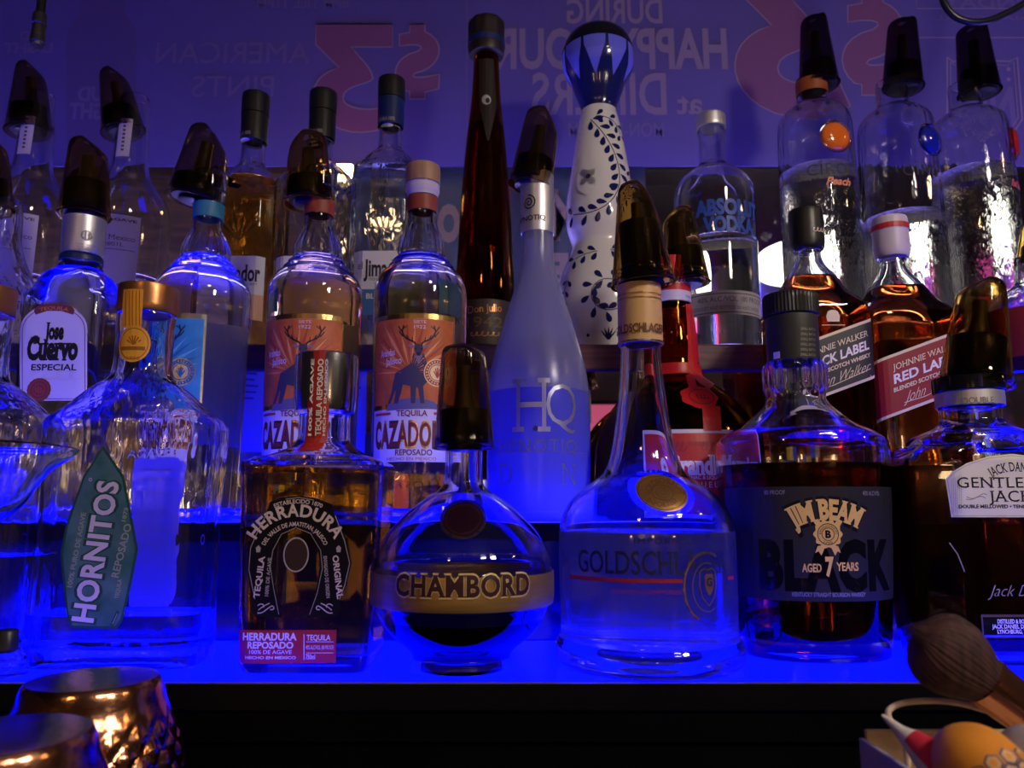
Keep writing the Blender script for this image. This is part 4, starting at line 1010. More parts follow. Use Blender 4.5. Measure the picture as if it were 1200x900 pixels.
L.poly([(806, 432), (814, 428), (836, 448), (830, 456), (820, 450)], M_['ribbon'], 1); L.poly([(803, 440), (812, 436), (818, 462), (808, 462)], M_['ribbon'], 2)
L.poly([(822, 476), (843, 476), (845, 505), (824, 505)], M_['ribbon'], 1)
L.build('ribbon_tail')
L = Lab(b, off=.0016, cut=.003)
L.disc(820, 465, 23, 15, M_['ribbon'], 0, wob=.05, wn=7, n=60); L.ring(822, 465, 16, 10.5, 1.5, M_['dark_red'], 3); L.line(scribble(3, 14, 9, 4, 0), 1.5, M_['dark_red'], 3, 822, 465)
L.build('wax_seal')
L = Lab(b, off=.0006)
u0, u1 = b.loc(754, 540)[0], b.loc(886, 540)[0]; z = lambda y: b.z(y)
L.poly([(u0, z(503)), (u1+.004, z(503)), (u1+.004, z(608)), (u0, z(608))], M_['lilac_paper'], 0, False)
L.poly([(u0+.0022, z(507.5)), (u1+.002, z(507.5)), (u1+.002, z(604)), (u0+.0022, z(604))], M_['gm_red'], 1, False)
L.text('GrandMarnier', 842, 545, 21, wi, 122, bold=.045, serif=1, layer=3); L.text('COGNAC & LIQUEUR', 824, 559.5, 4, wi, 54, bold=.02, layer=3); L.text('LIQUEUR', 826, 568, 6.5, wi, 52, layer=3, space=1.5)
for sx in (-24, 18): L.line(scribble(4, 24, 13, 5), 1.8, M_['gm_faint'], 2, 815+sx, 523)
L.text('FONDEE EN 1827', 830, 520, 5, M_['gm_faint'], 46, bold=.02, layer=3)
L.build('front_label')
cover(b, (794, 245), (803, 334), 18, 28.5, .12, 'smoke_amber', -1, (.20, .46), 20)
# ---- two square whiskies with slanted labels
P('jw_black', (.022, .022, .024), .42); P('jw_red', (.30, .012, .022), .42); P('jw_gold', (.80, .66, .42), .45); P('cap_lilac', (.60, .52, .58), .4)
def walker(px, label, liq, lev, cap_m, band, slab, nm, cyk, capdy, glassm):
    d = capdy
    tx = 13
    J = [(248+d, 18, 1, 2), (250+d, 18.6), (258+d, 19.2), (290+d, 18.6), (294+d, 17), (297+d, 14.5), (303+d, 14.8), (314+d, 19), (326+d, 27, .97, 2.4), (338+d, 39, .95, 3.6), (349+d, 50, .93, 5.5), (355+d, 53.5, .93, 7), (362+d, 54, .93, 7.5), (598, 53), (606, 52), (611, 49, .93, 7.5)]
    b = Bottle('square_whisky_bottle', label, 'bottle', px, 600, .640, Z2, J, wall=.003, thick=.014, flat=True)
    b.glass(M_[glassm], 104); b.liquid(lev, M_[liq], 104)
    b.sleeve('cap', 248+d, 294+d, M_[cap_m], .0004, wave=lambda t, z: 1+(.02 if b.z(284+d, 0) < z < b.z(280+d, 0) else 0), cap=True)
    L = Lab(b, off=.0012); L.line(scribble(5, 24, 7, 9), .9, M_['jw_gold'], 0, px-4, 270+d)
    if d: L.wrap(250+d, 256+d, M_['gm_red'], 178, 0)
    L.build('cap_print')
    L = Lab(b); k = L.k(450); cx0 = b.loc(cyk[0], cyk[1])[0]; zc = b.z(cyk[1]); sl = math.tan(math.radians(20))
    def para(x0, x1, y0, y1, m, l): L.poly([(cx0+x*k, zc+(x*sl+y)*k) for x, y in ((x0, y1), (x1, y1), (x1, y0), (x0, y0))], M_[m], l, False)
    para(-66, 62, -36, 36, 'jw_gold', 0); para(-66, 62, -32.5, 32.5, slab, 1)
    def t(s_, x, y, h, w, m='white_ink', **kw):
        lc = L.local; L.local = lambda px_, py_, pts, rot=0: [(cx0+(x+p[0])*k, zc+(y+x*sl+p[1]+p[0]*sl)*k) for p in pts]
        L.text(s_, 0, 0, h, M_[m], w, layer=3, **kw); L.local = lc
    def ln(pts, x, y, w, m):
        lc = L.local; L.local = lambda px_, py_, pts_, rot=0: [(cx0+(x+p[0])*k, zc+(y+x*sl+p[1]+p[0]*sl)*k) for p in pts_]
        L.line(pts, w, M_[m], 3, 0, 0); L.local = lc
    t('JOHNNIE WALKER', tx, 20, 7.2, 80, 'jw_gold', serif=.8); t(nm, tx, 6, 10.5, 80, 'white_ink', bold=.03); t('BLENDED SCOTCH WHISKY', tx, -6.5, 4.6, 82, 'jw_gold', bold=.03)
    t('John Walker', tx+4, -19, 12, 66, 'jw_gold', shear=.45, bold=-.012); ln([(-34, -7), (-10, -8.5), (36, -5)], tx+4, -18, .7, 'jw_gold')
    L.build('slanted_label')
    return b
b = walker(966, 'square whisky bottle with a slanted black label and black cap', 'whisky', 329, 'black_plastic', 0, 'jw_black', 'BLACK LABEL', (968, 428), 0, 'glass')
L = Lab(b, off=.0003); L.shape(976, 371, [(-7, -6), (7, -6), (8, 0), (6, 6), (2, 8), (-2, 8), (-6, 6), (-8, 0)], M_['jw_gold']); L.line([(963, 381), (990, 381)], .8, M_['jw_gold']); L.build('crest')
b = walker(1070, 'square whisky bottle with a slanted red label and pale cap', 'whisky', 341, 'cap_lilac', 0, 'jw_red', 'RED LABEL', (1074, 441), 9, 'glass')
# ---- edge bottle, far right
RB = [(302, 12, 1, 2), (306, 13), (332, 15), (338, 22), (346, 34), (356, 44), (370, 52), (390, 55), (600, 54), (611, 48)]
b = Bottle('round_bottle', 'clear round bottle with a dark red band, cut off behind the arched cream label', 'bottle', 1236, 600, .640, Z2, RB, wall=.003, thick=.01)
b.glass(M_['glass_rip'], 88); b.liquid(440, M_['tequila'])
b.sleeve('red_band', 368, 424, M_['dark_red'], .0004)
L = Lab(b, off=.0010); L.text('RU', 1195, 411, 13, M_['lilac_paper'], 28, layer=0); L.build('band_print')
cover(b, (1216, 252), (1219, 314), 15, 25, .12, 'smoke_amber', -1, (.05, .4), 13)
# ================================================================== tall bottles on the wooden shelf
YB3 = .790
# ---- two long-necked bottles with typed lavender labels
P('lav_paper', (.56, .50, .66), .55); P('type_ink', (.06, .045, .09), .6)
KP = [(112, 15, 1, 2), (118, 16), (150, 18), (170, 18.8), (190, 20), (200, 22), (212, 28), (224, 37), (234, 44), (244, 48.5), (254, 50), (300, 49.6), (380, 48.5), (403, 47), (414, 45)]
def typed(px, label, d):
    b = Bottle('typed_label_bottle', label, 'bottle', px, 400, YB3, Z3, [(p[0]+d, *p[1:]) for p in KP[:-4]]+KP[-4:], wall=.0028, thick=.008, group='long-necked bottles with typed labels')
    b.glass(M_['glass'], 80); b.liquid(330, M_['tequila'])
    L = Lab(b); k = L.k(320); z = lambda y: b.z(y); T = M_['type_ink']
    L.poly([(-43*k, z(247+d)), (43*k, z(247+d)), (40*k, z(392)), (-40*k, z(392))], M_['lav_paper'], 0, False)
    xa = px+14 if False else None
    def t(s_, u, y, h, w, **kw):
        lc = L.local; zz = z(y); L.local = lambda a, c, pts, rot=0: [(u*k+p[0]*k, zz+p[1]*k) for p in pts]
        L.text(s_, 0, 0, h, T, w, **kw); L.local = lc
    def ln(pts, u, y, w):
        lc = L.local; zz = z(y); L.local = lambda a, c, pts_, rot=0: [(u*k+p[0]*k, zz+p[1]*k) for p in pts_]
        L.line(pts, w, T, 2, 0, 0); L.local = lc
    t('100% DE AGAVE', 4, 253+d, 3.4, 70, bold=.03); t('Blanco', -12, 262+d, 5.5, 28, serif=.6); t('1800, Mexico', 12, 274+d, 6, 52, serif=.7); t('No 2801L', 8, 282+d, 4.6, 36)
    ln([(-34, 0), (38, 0)], 0, 288+d, .7)
    for a in range(-80, 81, 20): ln([(4*math.sin(math.radians(a)), 4*math.cos(math.radians(a))), (13*math.sin(math.radians(a)), 13*math.cos(math.radians(a)))], -14, 305+d, 1.1)
    t('OS', -2, 311+d, 7, 14, bold=.02); ln(scribble(6, 40, 9, 14, .4), 14, 331+d, .9)
    L.build('front_label')
    L = Lab(b, off=.0004); L.poly([(-9*k, z(136+d)), (9*k, z(136+d)), (8.5*k, z(180+d)), (-8.5*k, z(180+d))], M_['lav_paper'], 0, False)
    for q in range(8): L.poly([(-2*k, z(139+d+q*4.6)), (1.6*k, z(139+d+q*4.6)), (1.6*k, z(141.5+d+q*4.6)), (-2*k, z(141.5+d+q*4.6))], T, 1, False)
    L.build('neck_strip')
    return b
b = typed(17, 'long-necked bottle with a typed lavender label, farthest left on the wooden shelf', 0)
cover(b, (36, 76), (34, 156), 15, 25, .16, 'smoke', 1, (.02, .36), 15)
b = typed(135, 'long-necked bottle with a typed lavender label, between smoked covers left of the golden bottle', 3)
cover(b, (132, 83), (145, 156), 14.5, 24, .14, 'smoke', 1, (.02, .36), 15)
# ---- three black-capped bottles with white labels
P('jm_paper', (.78, .76, .80), .5); P('jm_blue', (.05, .16, .42), .5); P('jm_peach', (.75, .42, .28), .5); P('agave_glint', (.75, .62, .3), .2, .6)
def jima(px, label, capx, dyc, liq, lev, band, name_u, hw):
    s = hw/42
    d = dyc
    J = [(110+d, 14.6, 1, 2), (112+d, 15.2), (166+d, 15), (168+d, 13.2), (184+d, 13.6), (192+d, 15), (197+d, 20*s, .95, 2.4), (206+d, 29*s, .9, 2.8), (216+d, 36*s, .88, -1.7), (226+d, 41*s, .88, -1.62), (240+d, 42*s, .88, -1.6), (330, 42*s), (395, 41*s), (404, 40*s), (414, 38*s, .88, -1.6)]
    b = Bottle('white_label_bottle', label, 'bottle', px, 400, YB3+.004, Z3, J, wall=.003, thick=.010, group='black-capped bottles with white labels')
    b.glass(M_['glass_rip'], 96); b.liquid(lev, M_[liq], 96)
    b.sleeve('cap', 111+d, 134+d, M_['black_plastic'], .0006, cap=True)
    b.sleeve('cap_band', 135+d, 166+d, M_['black_plastic' if band != 'jm_blue' else 'navy'], .0002, wave=lambda t, z: 1+(.03 if b.z(141+d, 0) < z < b.z(138+d, 0) else 0))
    L = Lab(b, off=.0010); L.text('TEQUILA 100%', px, 155+d, 4, M_['grey_ink'], 24, layer=0, bold=.03); L.disc(px+2, 163+d, 8, 2.2, M_['silver_matte'], 0); L.build('cap_print')
    L = Lab(b); k = L.k(330); z = lambda y: b.z(y)
    def rr(y0, y1, m, l, w=38): L.poly([(-w*s*k, z(y0)), (w*s*k, z(y0)), (w*s*k, z(y1)), (-w*s*k, z(y1))], M_[m], l, False)
    y0 = 300 if band != 'jm_blue' else 294
    rr(y0, y0+45, 'jm_paper', 0); rr(y0+45, y0+75, band, 0)
    def t(s_, u, y, h, w, m='ink', **kw):
        lc = L.local; zz = z(y); L.local = lambda a, c, pts, rot=0: [(u*k+p[0]*k, zz+p[1]*k) for p in pts]
        L.text(s_, 0, 0, h, M_[m], w, **kw); L.local = lc
    t('el', -27*s, y0+17, 9, 7, bold=.0); t('Jimador', 5*s, y0+20, 19, 54*s, bold=.03, serif=.5); t('TEQUILA IMPORTADO', 6*s, y0+33, 3, 44*s); t('100% AGAVE', 4*s, y0+38, 3, 24*s)
    t('REPOSADO' if band == 'jm_peach' else 'BLANCO', 2, y0+53, 6, 40*s, 'maroon' if band == 'jm_peach' else 'white_ink', bold=.02)
    L.build('front_label')
    L = Lab(b, off=.0001)
    rnd = random.Random(px)
    for a in (-46, -28, -10, 10, 28, 46):
        lc = L.local; zz = z(286); L.local = lambda a_, c_, pts, rot=0: [(p[0]*k, zz+p[1]*k) for p in pts]
        L.shape(0, 0, [(2, 4), (24*math.sin(math.radians(a-5)), 6+24*math.cos(math.radians(a-5))), (42*s*math.sin(math.radians(a)), 42*math.cos(math.radians(a))), (24*math.sin(math.radians(a+5)), 6+24*math.cos(math.radians(a+5)))], M_['glass_dk'], 0, 0); L.local = lc
    L.build('raised_agave_pattern')
    return b
jima(284, 'black-capped white-label bottle full of golden tequila', 286, 2, 'gold_teq', 214, 'jm_peach', 0, 38)
jima(367, 'black-capped clear bottle with a white label, beside the small warm lamp', 370, -1, 'pale_teq', 330, 'jm_peach', 0, 46)
jima(451, 'black-capped clear bottle with a blue band under its white label', 459, -16, 'tequila', 205, 'jm_blue', 0, 40)
# ---- tall tapering amber bottle
P('brown_cap', (.02, .012, .010), .45); P('dj_label', (.028, .016, .014), .5)
DJ = [(25, 14, 1, 2), (27, 19), (33, 21), (50, 21.2), (58, 21), (66, 19.5), (68, 14.6), (80, 15), (110, 16.6), (140, 19.6), (160, 22), (195, 25.5), (240, 29), (300, 32.5), (350, 35), (395, 36.5), (404, 36), (414, 34)]
b = Bottle('tapered_bottle', 'very tall tapering amber bottle with a dark knobbed stopper', 'bottle', 568, 400, YB3, Z3, DJ, wall=.003, thick=.012)
b.glass(M_['glass_brown'], 72, z1=b.z(69, 0)); b.liquid(150, M_['cognac'])
b.sleeve('stopper', 25, 67, M_['brown_cap'], .0003, wave=lambda t, z: 1+(.03*math.cos(10*t) if z > b.z(42, 0) else 0), cap=True)
b.sleeve('stopper_band', 50, 56, M_['navy'], .0009)
L = Lab(b, off=.0004)
L.poly([(561, 70), (579, 70), (582, 125), (573, 165), (571, 165), (562, 125)], M_['brown_cap'], 0); L.disc(570, 117, 5.5, 6.5, M_['silver_matte'], 1); L.disc(571.5, 118, 2.6, 3.6, M_['brown_cap'], 2)
L.build('neck_tag')
L = Lab(b)
L.wrap(350, 403, M_['dj_label'], 80, 0); L.text('Don Julio', 568, 361, 9, M_['copper_cap'], 42, serif=.5, layer=2, rot=4); L.text('1942', 568, 377, 12, M_['bronze_dk'], 44, layer=2); L.line(scribble(6, 40, 8, 4), .8, M_['copper_cap'], 2, 570, 391)
L.build('front_label')
# ---- white ceramic bottle painted with blue leaves
P('ceramic', (.80, .79, .80), .12, coat=.5); P('cobalt', (.010, .014, .11), .15, coat=.4); P('dome_dark', (.010, .008, .014), .1)
CA = [(37, 8, 1, 2), (38, 18), (42, 28), (50, 35.5), (58, 39), (66, 40.6), (76, 40.6), (86, 38), (98, 31), (110, 27), (120, 23), (127, 20.5), (130, 20), (140, 22.5), (160, 26.6), (180, 30.2), (200, 33.6), (220, 37), (240, 40), (256, 41), (270, 39.4), (282, 36), (290, 34.4), (298, 36), (312, 43), (328, 49), (345, 52.2), (362, 52.4), (380, 49.5), (395, 45), (404, 41.5), (414, 39)]
b = Bottle('ceramic_bottle', 'white ceramic bottle painted with blue leaves under a domed stopper', 'bottle', 707, 400, YB3, Z3, CA, wall=.003, thick=.01)
zt0 = b.z(129, 0)
m = MB(); r = b.rings(0, zt0); loft(m, [(0.0003, r[0][1]*.5, r[0][2]*.5, 2)]+r, M_['ceramic'], 72); m.build('ceramic_body', b.root, 40)
m = MB(); r = b.rings(b.z(131, 0), b.top, .0004); loft(m, r, M_['cobalt'], 72); st = m.build('stopper', b.root, 40); st['label'] = 'dark blue domed stopper'
m = MB(); r = b.rings(b.z(63, 0), b.top, .0012); loft(m, r, M_['dome_dark'], 72); m.build('dome_cap', st, 40)
L = Lab(b, off=.0009, cut=.003); P('pet_blue', (.13, .14, .75), .2)
for i in range(9):
    a0 = -180+i*40+8; r0 = b.par(b.z(80, 0))[0]; rr_ = math.radians
    hh = [(-.31, 64), (.31, 64), (.30, 74), (.17, 88), (0, 103), (-.17, 88), (-.30, 74)]
    L.poly([((rr_(a0)+x)*r0*(b.par(b.z(y, 0))[0]/r0), b.z(y, 0)) for x, y in hh], M_['pet_blue'], 0, False)
L.build('painted_petals', None, st)
L = Lab(b, off=.0003); cb = M_['cobalt']
def leafy(pts, n, sz, both=True):
    P_ = [Vector(p) for p in pts]
    for i in range(n):
        t_ = i/(n-1)*(len(P_)-1.001); j = int(t_); p = P_[j].lerp(P_[j+1], t_-j); d = (P_[j+1]-P_[j]).normalized(); a = math.degrees(math.atan2(-d.y, d.x))
        for sg in ((-1, 1) if both else (1,)):
            q = math.radians(a+sg*48); L.shape(p.x, p.y, [(sz*(.15+.85*u_)*math.cos(q)-w_*sz*math.sin(q), sz*(.15+.85*u_)*math.sin(q)+w_*sz*math.cos(q)) for u_, w_ in ((0, 0), (.35, .17), (.7, .24), (.95, .14), (1.02, 0), (.95, -.14), (.7, -.24), (.35, -.17))], cb, 0, 0)
    L.line(pts, 1.1, cb, 0)
leafy(bez([(692, 140), (712, 158), (728, 185), (726, 215)], 10), 8, 15); leafy(bez([(698, 136), (716, 134), (724, 146), (727, 158)], 6), 4, 12); leafy(bez([(726, 215), (722, 238), (702, 250), (672, 252)], 8), 6, 15)
leafy(bez([(737, 200), (741, 220), (742, 240), (738, 262)], 6), 5, 11)
leafy(bez([(700, 294), (690, 296), (682, 298), (674, 304)], 4), 3, 14); leafy(bez([(715, 292), (726, 294), (733, 297), (741, 304)], 4), 3, 14)
leafy(bez([(724, 329), (700, 318), (684, 342), (698, 357)], 8)+bez([(698, 357), (708, 366), (724, 366), (736, 352)], 6)[1:], 8, 15)
leafy(bez([(665, 328), (659, 345), (658, 362), (662, 372)], 6), 5, 12)
for px_, py_ in ((711, 398),):
    for a in (-40, -20, 0, 20, 40): L.shape(px_+2, py_, [(-1.5, 0), (9*math.sin(math.radians(a))-1.2, 9*math.cos(math.radians(a))), (15*math.sin(math.radians(a)), 15*math.cos(math.radians(a))), (9*math.sin(math.radians(a))+1.2, 9*math.cos(math.radians(a))), (1.5, 0)], cb, 0, 0)
L.disc(689, 393, 2, 2, cb, 0)
L.build('painted_leaves')
L = Lab(b, off=.0004, cut=.003)
L.disc(690, 208, 15, 21, M_['ceramic'], 0); L.ring(690, 208, 17, 23, 2.6, M_['ceramic'], 8)
dk = M_['silver_matte']
for a in (45, 135, 225, 315): L.disc(689+5.5*math.cos(math.radians(a)), 207+6*math.sin(math.radians(a)), 6, 3.8, dk, 10, -a)
L.disc(689, 207, 3, 3, M_['silver'], 14)
L.build('silver_emblem', 'raised oval with silver flower emblem')
# ---- short-shouldered vodka bottle
AB = [(136, 15, 1, 2), (138, 16.6), (151, 16.8), (153, 15.4), (156, 16.2), (159, 15), (185, 15.2), (193, 16), (198, 20), (203, 27), (209, 35), (216, 41), (224, 44.8), (234, 46.4), (250, 46.6), (395, 46), (404, 45), (414, 42)]
b = Bottle('round_shouldered_bottle', 'clear round-shouldered vodka bottle with large blue lettering', 'bottle', 844, 400, YB3, Z3, AB, wall=.003, thick=.012)
b.glass(M_['glass'], 88); b.liquid(287, M_['tequila'])
b.sleeve('cap', 136, 152, M_['silver_matte'], .0005, cap=True)
P('sticker_lilac', (.42, .40, .50), .5)
L = Lab(b); pb = M_['print_blue']
L.text('ABSOLUT', 857, 242, 17.5, pb, 86, bold=.05, layer=1); L.text('VODKA', 857, 262, 17.5, pb, 66, bold=.05, layer=1)
L.line(scribble(7, 56, 7, 12, .5), .9, M_['type_ink'], 1, 848, 280); L.text('Country of Sweden', 853, 281, 5, M_['type_ink'], 56, shear=.3, layer=1)
L.build('printed_label')
L = Lab(b); L.wrap(340, 368, M_['sticker_lilac'], 78, 0); T = M_['type_ink']
L.text('40% ALC./VOL. (80 PROOF)', 862, 350, 6, T, 90, layer=1); L.text('PRODUCED AND BOTTLED IN AHUS SWEDEN', 854, 360, 4.2, T, 94, layer=1); L.wrap(343, 344, T, 78, 1); L.wrap(365, 366, T, 78, 1)
L.build('lower_band')
# ---- three tall vodka bottles with coloured glass beads
P('bead_orange', (.85, .17, .015), .06, coat=1); P('bead_blue', (.008, .015, .30), .06, coat=1); P('bead_red', (.42, .012, .012), .06, coat=1); P('script_orange', (.75, .24, .10), .5); P('script_red', (.55, .10, .09), .5)
def ciroc(px, label, bead, script, dx, lev, ctop, cbot, hwt, d, band=None):
    J = [(94+d, 17, 1, 2), (96+d, 17.4), (112+d, 17.2), (122+d, 17.6), (126+d, 22), (130+d, 29), (135+d, 35), (142+d, 39.4), (152+d, 41.2), (180, 42), (300, 44.6), (395, 45), (404, 44), (414, 41)]
    b = Bottle('beaded_bottle', label, 'bottle', px, 400, YB3+.005, Z3, J, wall=.003, thick=.016, group='tall bottles with glass beads')
    b.glass(M_['glass_rip'], 88); b.liquid(lev, M_['ripple_liq'])
    if band: b.sleeve('neck_band', 97+d, 112+d, M_[band], .0005)
    bx = dx+px-7
    c = b.surf(*b.loc(bx, 160+d), 0); k = kx(160, YB3-.03)
    m = MB(); nrm = Vector((c.x, c.y, 0)).normalized(); q = Vector((0, 0, 1)).rotation_difference(nrm).to_matrix().to_4x4(); R_ = 17.5*k
    loft(m, [(-.002, R_, R_, 2), (.0, R_, R_, 2), (.002, R_*.95, R_*.95, 2), (.004, R_*.8, R_*.8, 2), (.0055, R_*.5, R_*.5, 2), (.006, R_*.1, R_*.1, 2)], M_[bead], 40, mtx=Matrix.Translation(c) @ q)
    m.build('glass_bead', b.root, 60)
    m = MB(); loft(m, [(-.002, R_*1.02, R_*1.02, 2), (.0004, R_*1.16, R_*1.16, 2), (.0016, R_*1.1, R_*1.1, 2), (.0018, R_*1.02, R_*1.02, 2)], M_['glass_dk'], 40, mtx=Matrix.Translation(c) @ q, bot=False, top=False)
    m.build('bead_rim', b.root, 60)
    L = Lab(b); L.text('CÎROC', bx-1, 197+d*.6, 13.5, M_['ink'], 62, bold=-.008, layer=0, space=1.05)
    if script: L.text(script[0], bx+4, 212+d*.6, 9, M_[script[1]], 30, shear=.35, bold=.03, layer=0)
    L.build('printed_label')
    cover(b, ctop, cbot, hwt, 22.5, -.07, 'smoke_dark', 1, (.02, .33), 17)
P('amber_band', (.26, .06, .015), .45)
G('smoke_dark', (.50, .42, .46), rough=.08, ior=1.35)
ciroc(971, 'tall vodka bottle with an orange bead and orange neck band', 'bead_orange', ('Peach', 'script_orange'), 15, 204, (953, 23), (960, 101), 14.5, 0, 'amber_band')
ciroc(1070, 'tall vodka bottle with a dark blue bead on its shoulder', 'bead_blue', None, 27, 258, (1057, 27), (1058, 104), 15.5, 4)
ciroc(1160, 'tall vodka bottle with a red bead, partly behind the hanging tube', 'bead_red', ('Red Berry', 'script_red'), 36, 206, (1138, 34), (1148, 110), 16.5, 7)
# ================================================================== things in front of the display and hanging above
P('copper', (.80, .36, .20), .16, 1, bump=.15, nscale=300)
def cup(px, py, Yc, label):
    X = wx(px, py, Yc); zt_ = wz(py, Yc); R = .0275
    o = empty('copper_cup', (X, Yc, CZ-.165), label, 'cup', 'upturned copper cups'); H = zt_-(CZ-.165)
    seg = 84; m = MB()
    pr = [(0, .036), (.001, .0372), (.012, .0390), (.026, .0408), (.040, .0413), (.052, .0402), (.062, .0375), (.072, .0340), (.080, .0306), (.086, .0288), (.0885, .0277), (.0895, .0268)]
    pr = [(z*H/.0898, r) for z, r in pr]+[(H-.0001, .025), (H, .012), (H, .0005)]
    zz = np.array([p[0] for p in pr[:-3]]); rr_ = np.array([p[1] for p in pr[:-3]])
    fine = np.linspace(0, zz[-1], 64); rf = pchip(zz, rr_, fine)
    def wv(t, z):
        f = min(1, max(0, (z-.004)/.01))*min(1, max(0, (H*.86-z)/.014))
        u = t*9/math.pi; v = z/.0125
        a = abs(math.sin(math.pi*(u+v)/1.0)); c_ = abs(math.sin(math.pi*(u-v)/1.0))
        return 1-.045*f*(1-min(a, c_)**.6)*.8+.02*f*min(a, c_)
    loft(m, list(zip(fine, rf, rf, [2]*64))+[(z, r, r, 2) for z, r in pr[-3:]], MATS['copper'], 180, bot=False, wave=wv)
    inn = [(z, r-.0012, r-.0012, 2) for z, r in pr if z < H-.002]+[(H-.0015, .024, .024, 2), (H-.0015, .0005, .0005, 2)]
    m2 = MB(); loft(m2, inn, MATS['copper'], 84, bot=False, top=False); m2.f = [f[::-1] for f in m2.f]
    m.add(m2.v, m2.f, MATS['copper'])
    n1 = 0; b2 = len(m.v)-len(m2.v)
    m.add([], [], MATS['copper'])
    m.build('cup_body', o, 30)
    return o
cup(110, 794, .362, 'upturned hammered copper cup in front of the broad flask')
cup(4, 859, .277, 'upturned copper cup nearest the camera, half out of the corner')
# miniature bottle at the left edge and a cocktail glass
X = wx(3, 800, .447)
o = empty('mini_bottle', (X, .447, CZ+Z1), 'tiny clear bottle with black cap at the left edge of the lower step', 'bottle')
m = MB(); h = wz(757, .447)-(CZ+Z1)
pr = [(0, .0105), (.001, .0118), (.008, .0122), (h*.55, .0110), (h*.8, .0085), (h*.93, .0052), (h, .0045)]
fz = np.linspace(0, h, 36); fr_ = pchip([p[0] for p in pr], [p[1] for p in pr], fz)
ou = [(z, r, r, 2) for z, r in zip(fz, fr_)]; inn = [(max(z, .003), r-.0014, r-.0014, 2) for z, r in zip(fz, fr_) if z > .002][::-1]
loft(m, [(0.0003, .006, .006, 2)]+ou+inn+[(.0025, .005, .005, 2)], MATS['glass'], 56); m.build('glass_body', o, 40)
m = MB(); lathe_pts(m, [(h-.004, .0052), (h-.003, .0062), (h+.008, .0058), (h+.009, .0050), (h+.009, .0003)], MATS['rubber'], 40); m.build('cap', o, 40)
Yc = .398; X = wx(-62, 524, Yc); zr = wz(524, Yc); zb = CZ-.165
o = empty('cocktail_glass', (X, Yc, zb), 'wide stemmed cocktail glass, its rim just entering at the left edge', 'glass')
m = MB(); H = zr-zb
pr = [(0, .028), (.0015, .029), (.003, .025), (.008, .010), (.015, .0042), (H-.062, .0040), (H-.052, .009), (H-.042, .022), (H-.030, .036), (H-.018, .043), (H-.012, .047), (H-.007, .053), (H-.003, .0585), (H, .0605)]
fz = np.concatenate([np.linspace(0, .015, 14), np.linspace(.017, H-.064, 8), np.linspace(H-.062, H, 36)]); fr_ = pchip([p[0] for p in pr], [p[1] for p in pr], fz)
inn = [(z+.001, r-.0014, r-.0014, 2) for z, r in zip(fz, fr_) if z > H-.05][::-1]
loft(m, [(z, r, r, 2) for z, r in zip(fz, fr_)]+[(H+.0006, .0598, .0598, 2)]+inn+[(H-.0505, .003, .003, 2)], MATS['glass'], 72); m.build('bowl', o, 40)
# box of odds and ends on the counter, lower right
P('card_lilac', (.36, .31, .44), .6); P('card_beige', (.62, .47, .28), .65, noise=.15, nscale=40)
x0 = wx(1012, 868, .345); yb0, yb1 = .235, .350; zt_ = wz(868, .345); zb = CZ-.165
o = empty('open_box', ((x0+.37)/2, (yb0+yb1)/2, zb), 'open cardboard box holding the brush and pen', 'box')
lo = o.location
m = MB(); t = .0025; m.box(x0, x0+t, yb0, yb1, zb+.0001, zt_, MATS['card_lilac'], .0006); m.box(x0+.235, x0+.235+t, yb0, yb1, zb+.0001, zt_, MATS['card_lilac'], .0006)
m.box(x0+t, x0+.235, yb1-t, yb1, zb+.0001, zt_+.0035, MATS['card_beige'], .0006); m.box(x0+t, x0+.235, yb0, yb0+t, zb+.0001, zt_-.03, MATS['card_lilac'], .0006); m.box(x0+t, x0+.235, yb0+t, yb1-t, zb+.0001, zb+.0031, MATS['card_beige'])
child(m, 'box_walls', o, lo, None)
# big soft brush leaning out of the box
P('bristle', (.085, .036, .036), .75, col2=(.035, .014, .016), nscale=350, stretch=(1, 1, .04)); P('rose_gold', (.72, .33, .22), .2, 1); P('dark_handle', (.03, .016, .014), .35)
A = Vector((.300, .318, zb+.006)); B = pt(1153, 797, .325); D = (B-A).normalized()
B2 = pt(1112, 768, .325); D2 = (B2-B).normalized()
o = empty('makeup_brush', A, 'soft brown brush with a copper ferrule leaning out of the box', 'brush')
m = MB(); m.tube([(0, 0, 0), (B-A)*.35, (B-A)*.62], [.004, .0055, .006], MATS['dark_handle'], 24); m.build('handle', o)
m = MB(); m.tube([(B-A)*.60, (B-A)*.8, (B-A)*.93, (B-A)*1.0], [.0062, .0082, .0100, .0104], MATS['rose_gold'], 32); m.build('ferrule', o)
m = MB(); q = Vector((0, 0, 1)).rotation_difference(D2).to_matrix().to_4x4(); Lh = (pt(1076, 746, .325)-B).length*1.02
br = [(-.006, .0098), (0, .0102), (.12*Lh, .0118), (.3*Lh, .0142), (.5*Lh, .0158), (.68*Lh, .0156), (.82*Lh, .0136), (.92*Lh, .0100), (.98*Lh, .0052), (1.0*Lh, .0006)]
fz = np.linspace(-.006, Lh, 40); fr_ = pchip([p[0] for p in br], [p[1] for p in br], fz)
rb = random.Random(4); ph = [rb.uniform(0, 6.28) for _ in range(12)]
loft(m, [(z, r, r*.8, 2) for z, r in zip(fz, fr_)], MATS['bristle'], 160, mtx=Matrix.Translation(B-A) @ q, wave=lambda t, z: 1+.012*math.sin(37*t+ph[0])+.010*math.sin(61*t+ph[1])+.008*math.sin(23*t+ph[2]+z*90))
rows = len(m.v)
hair = []
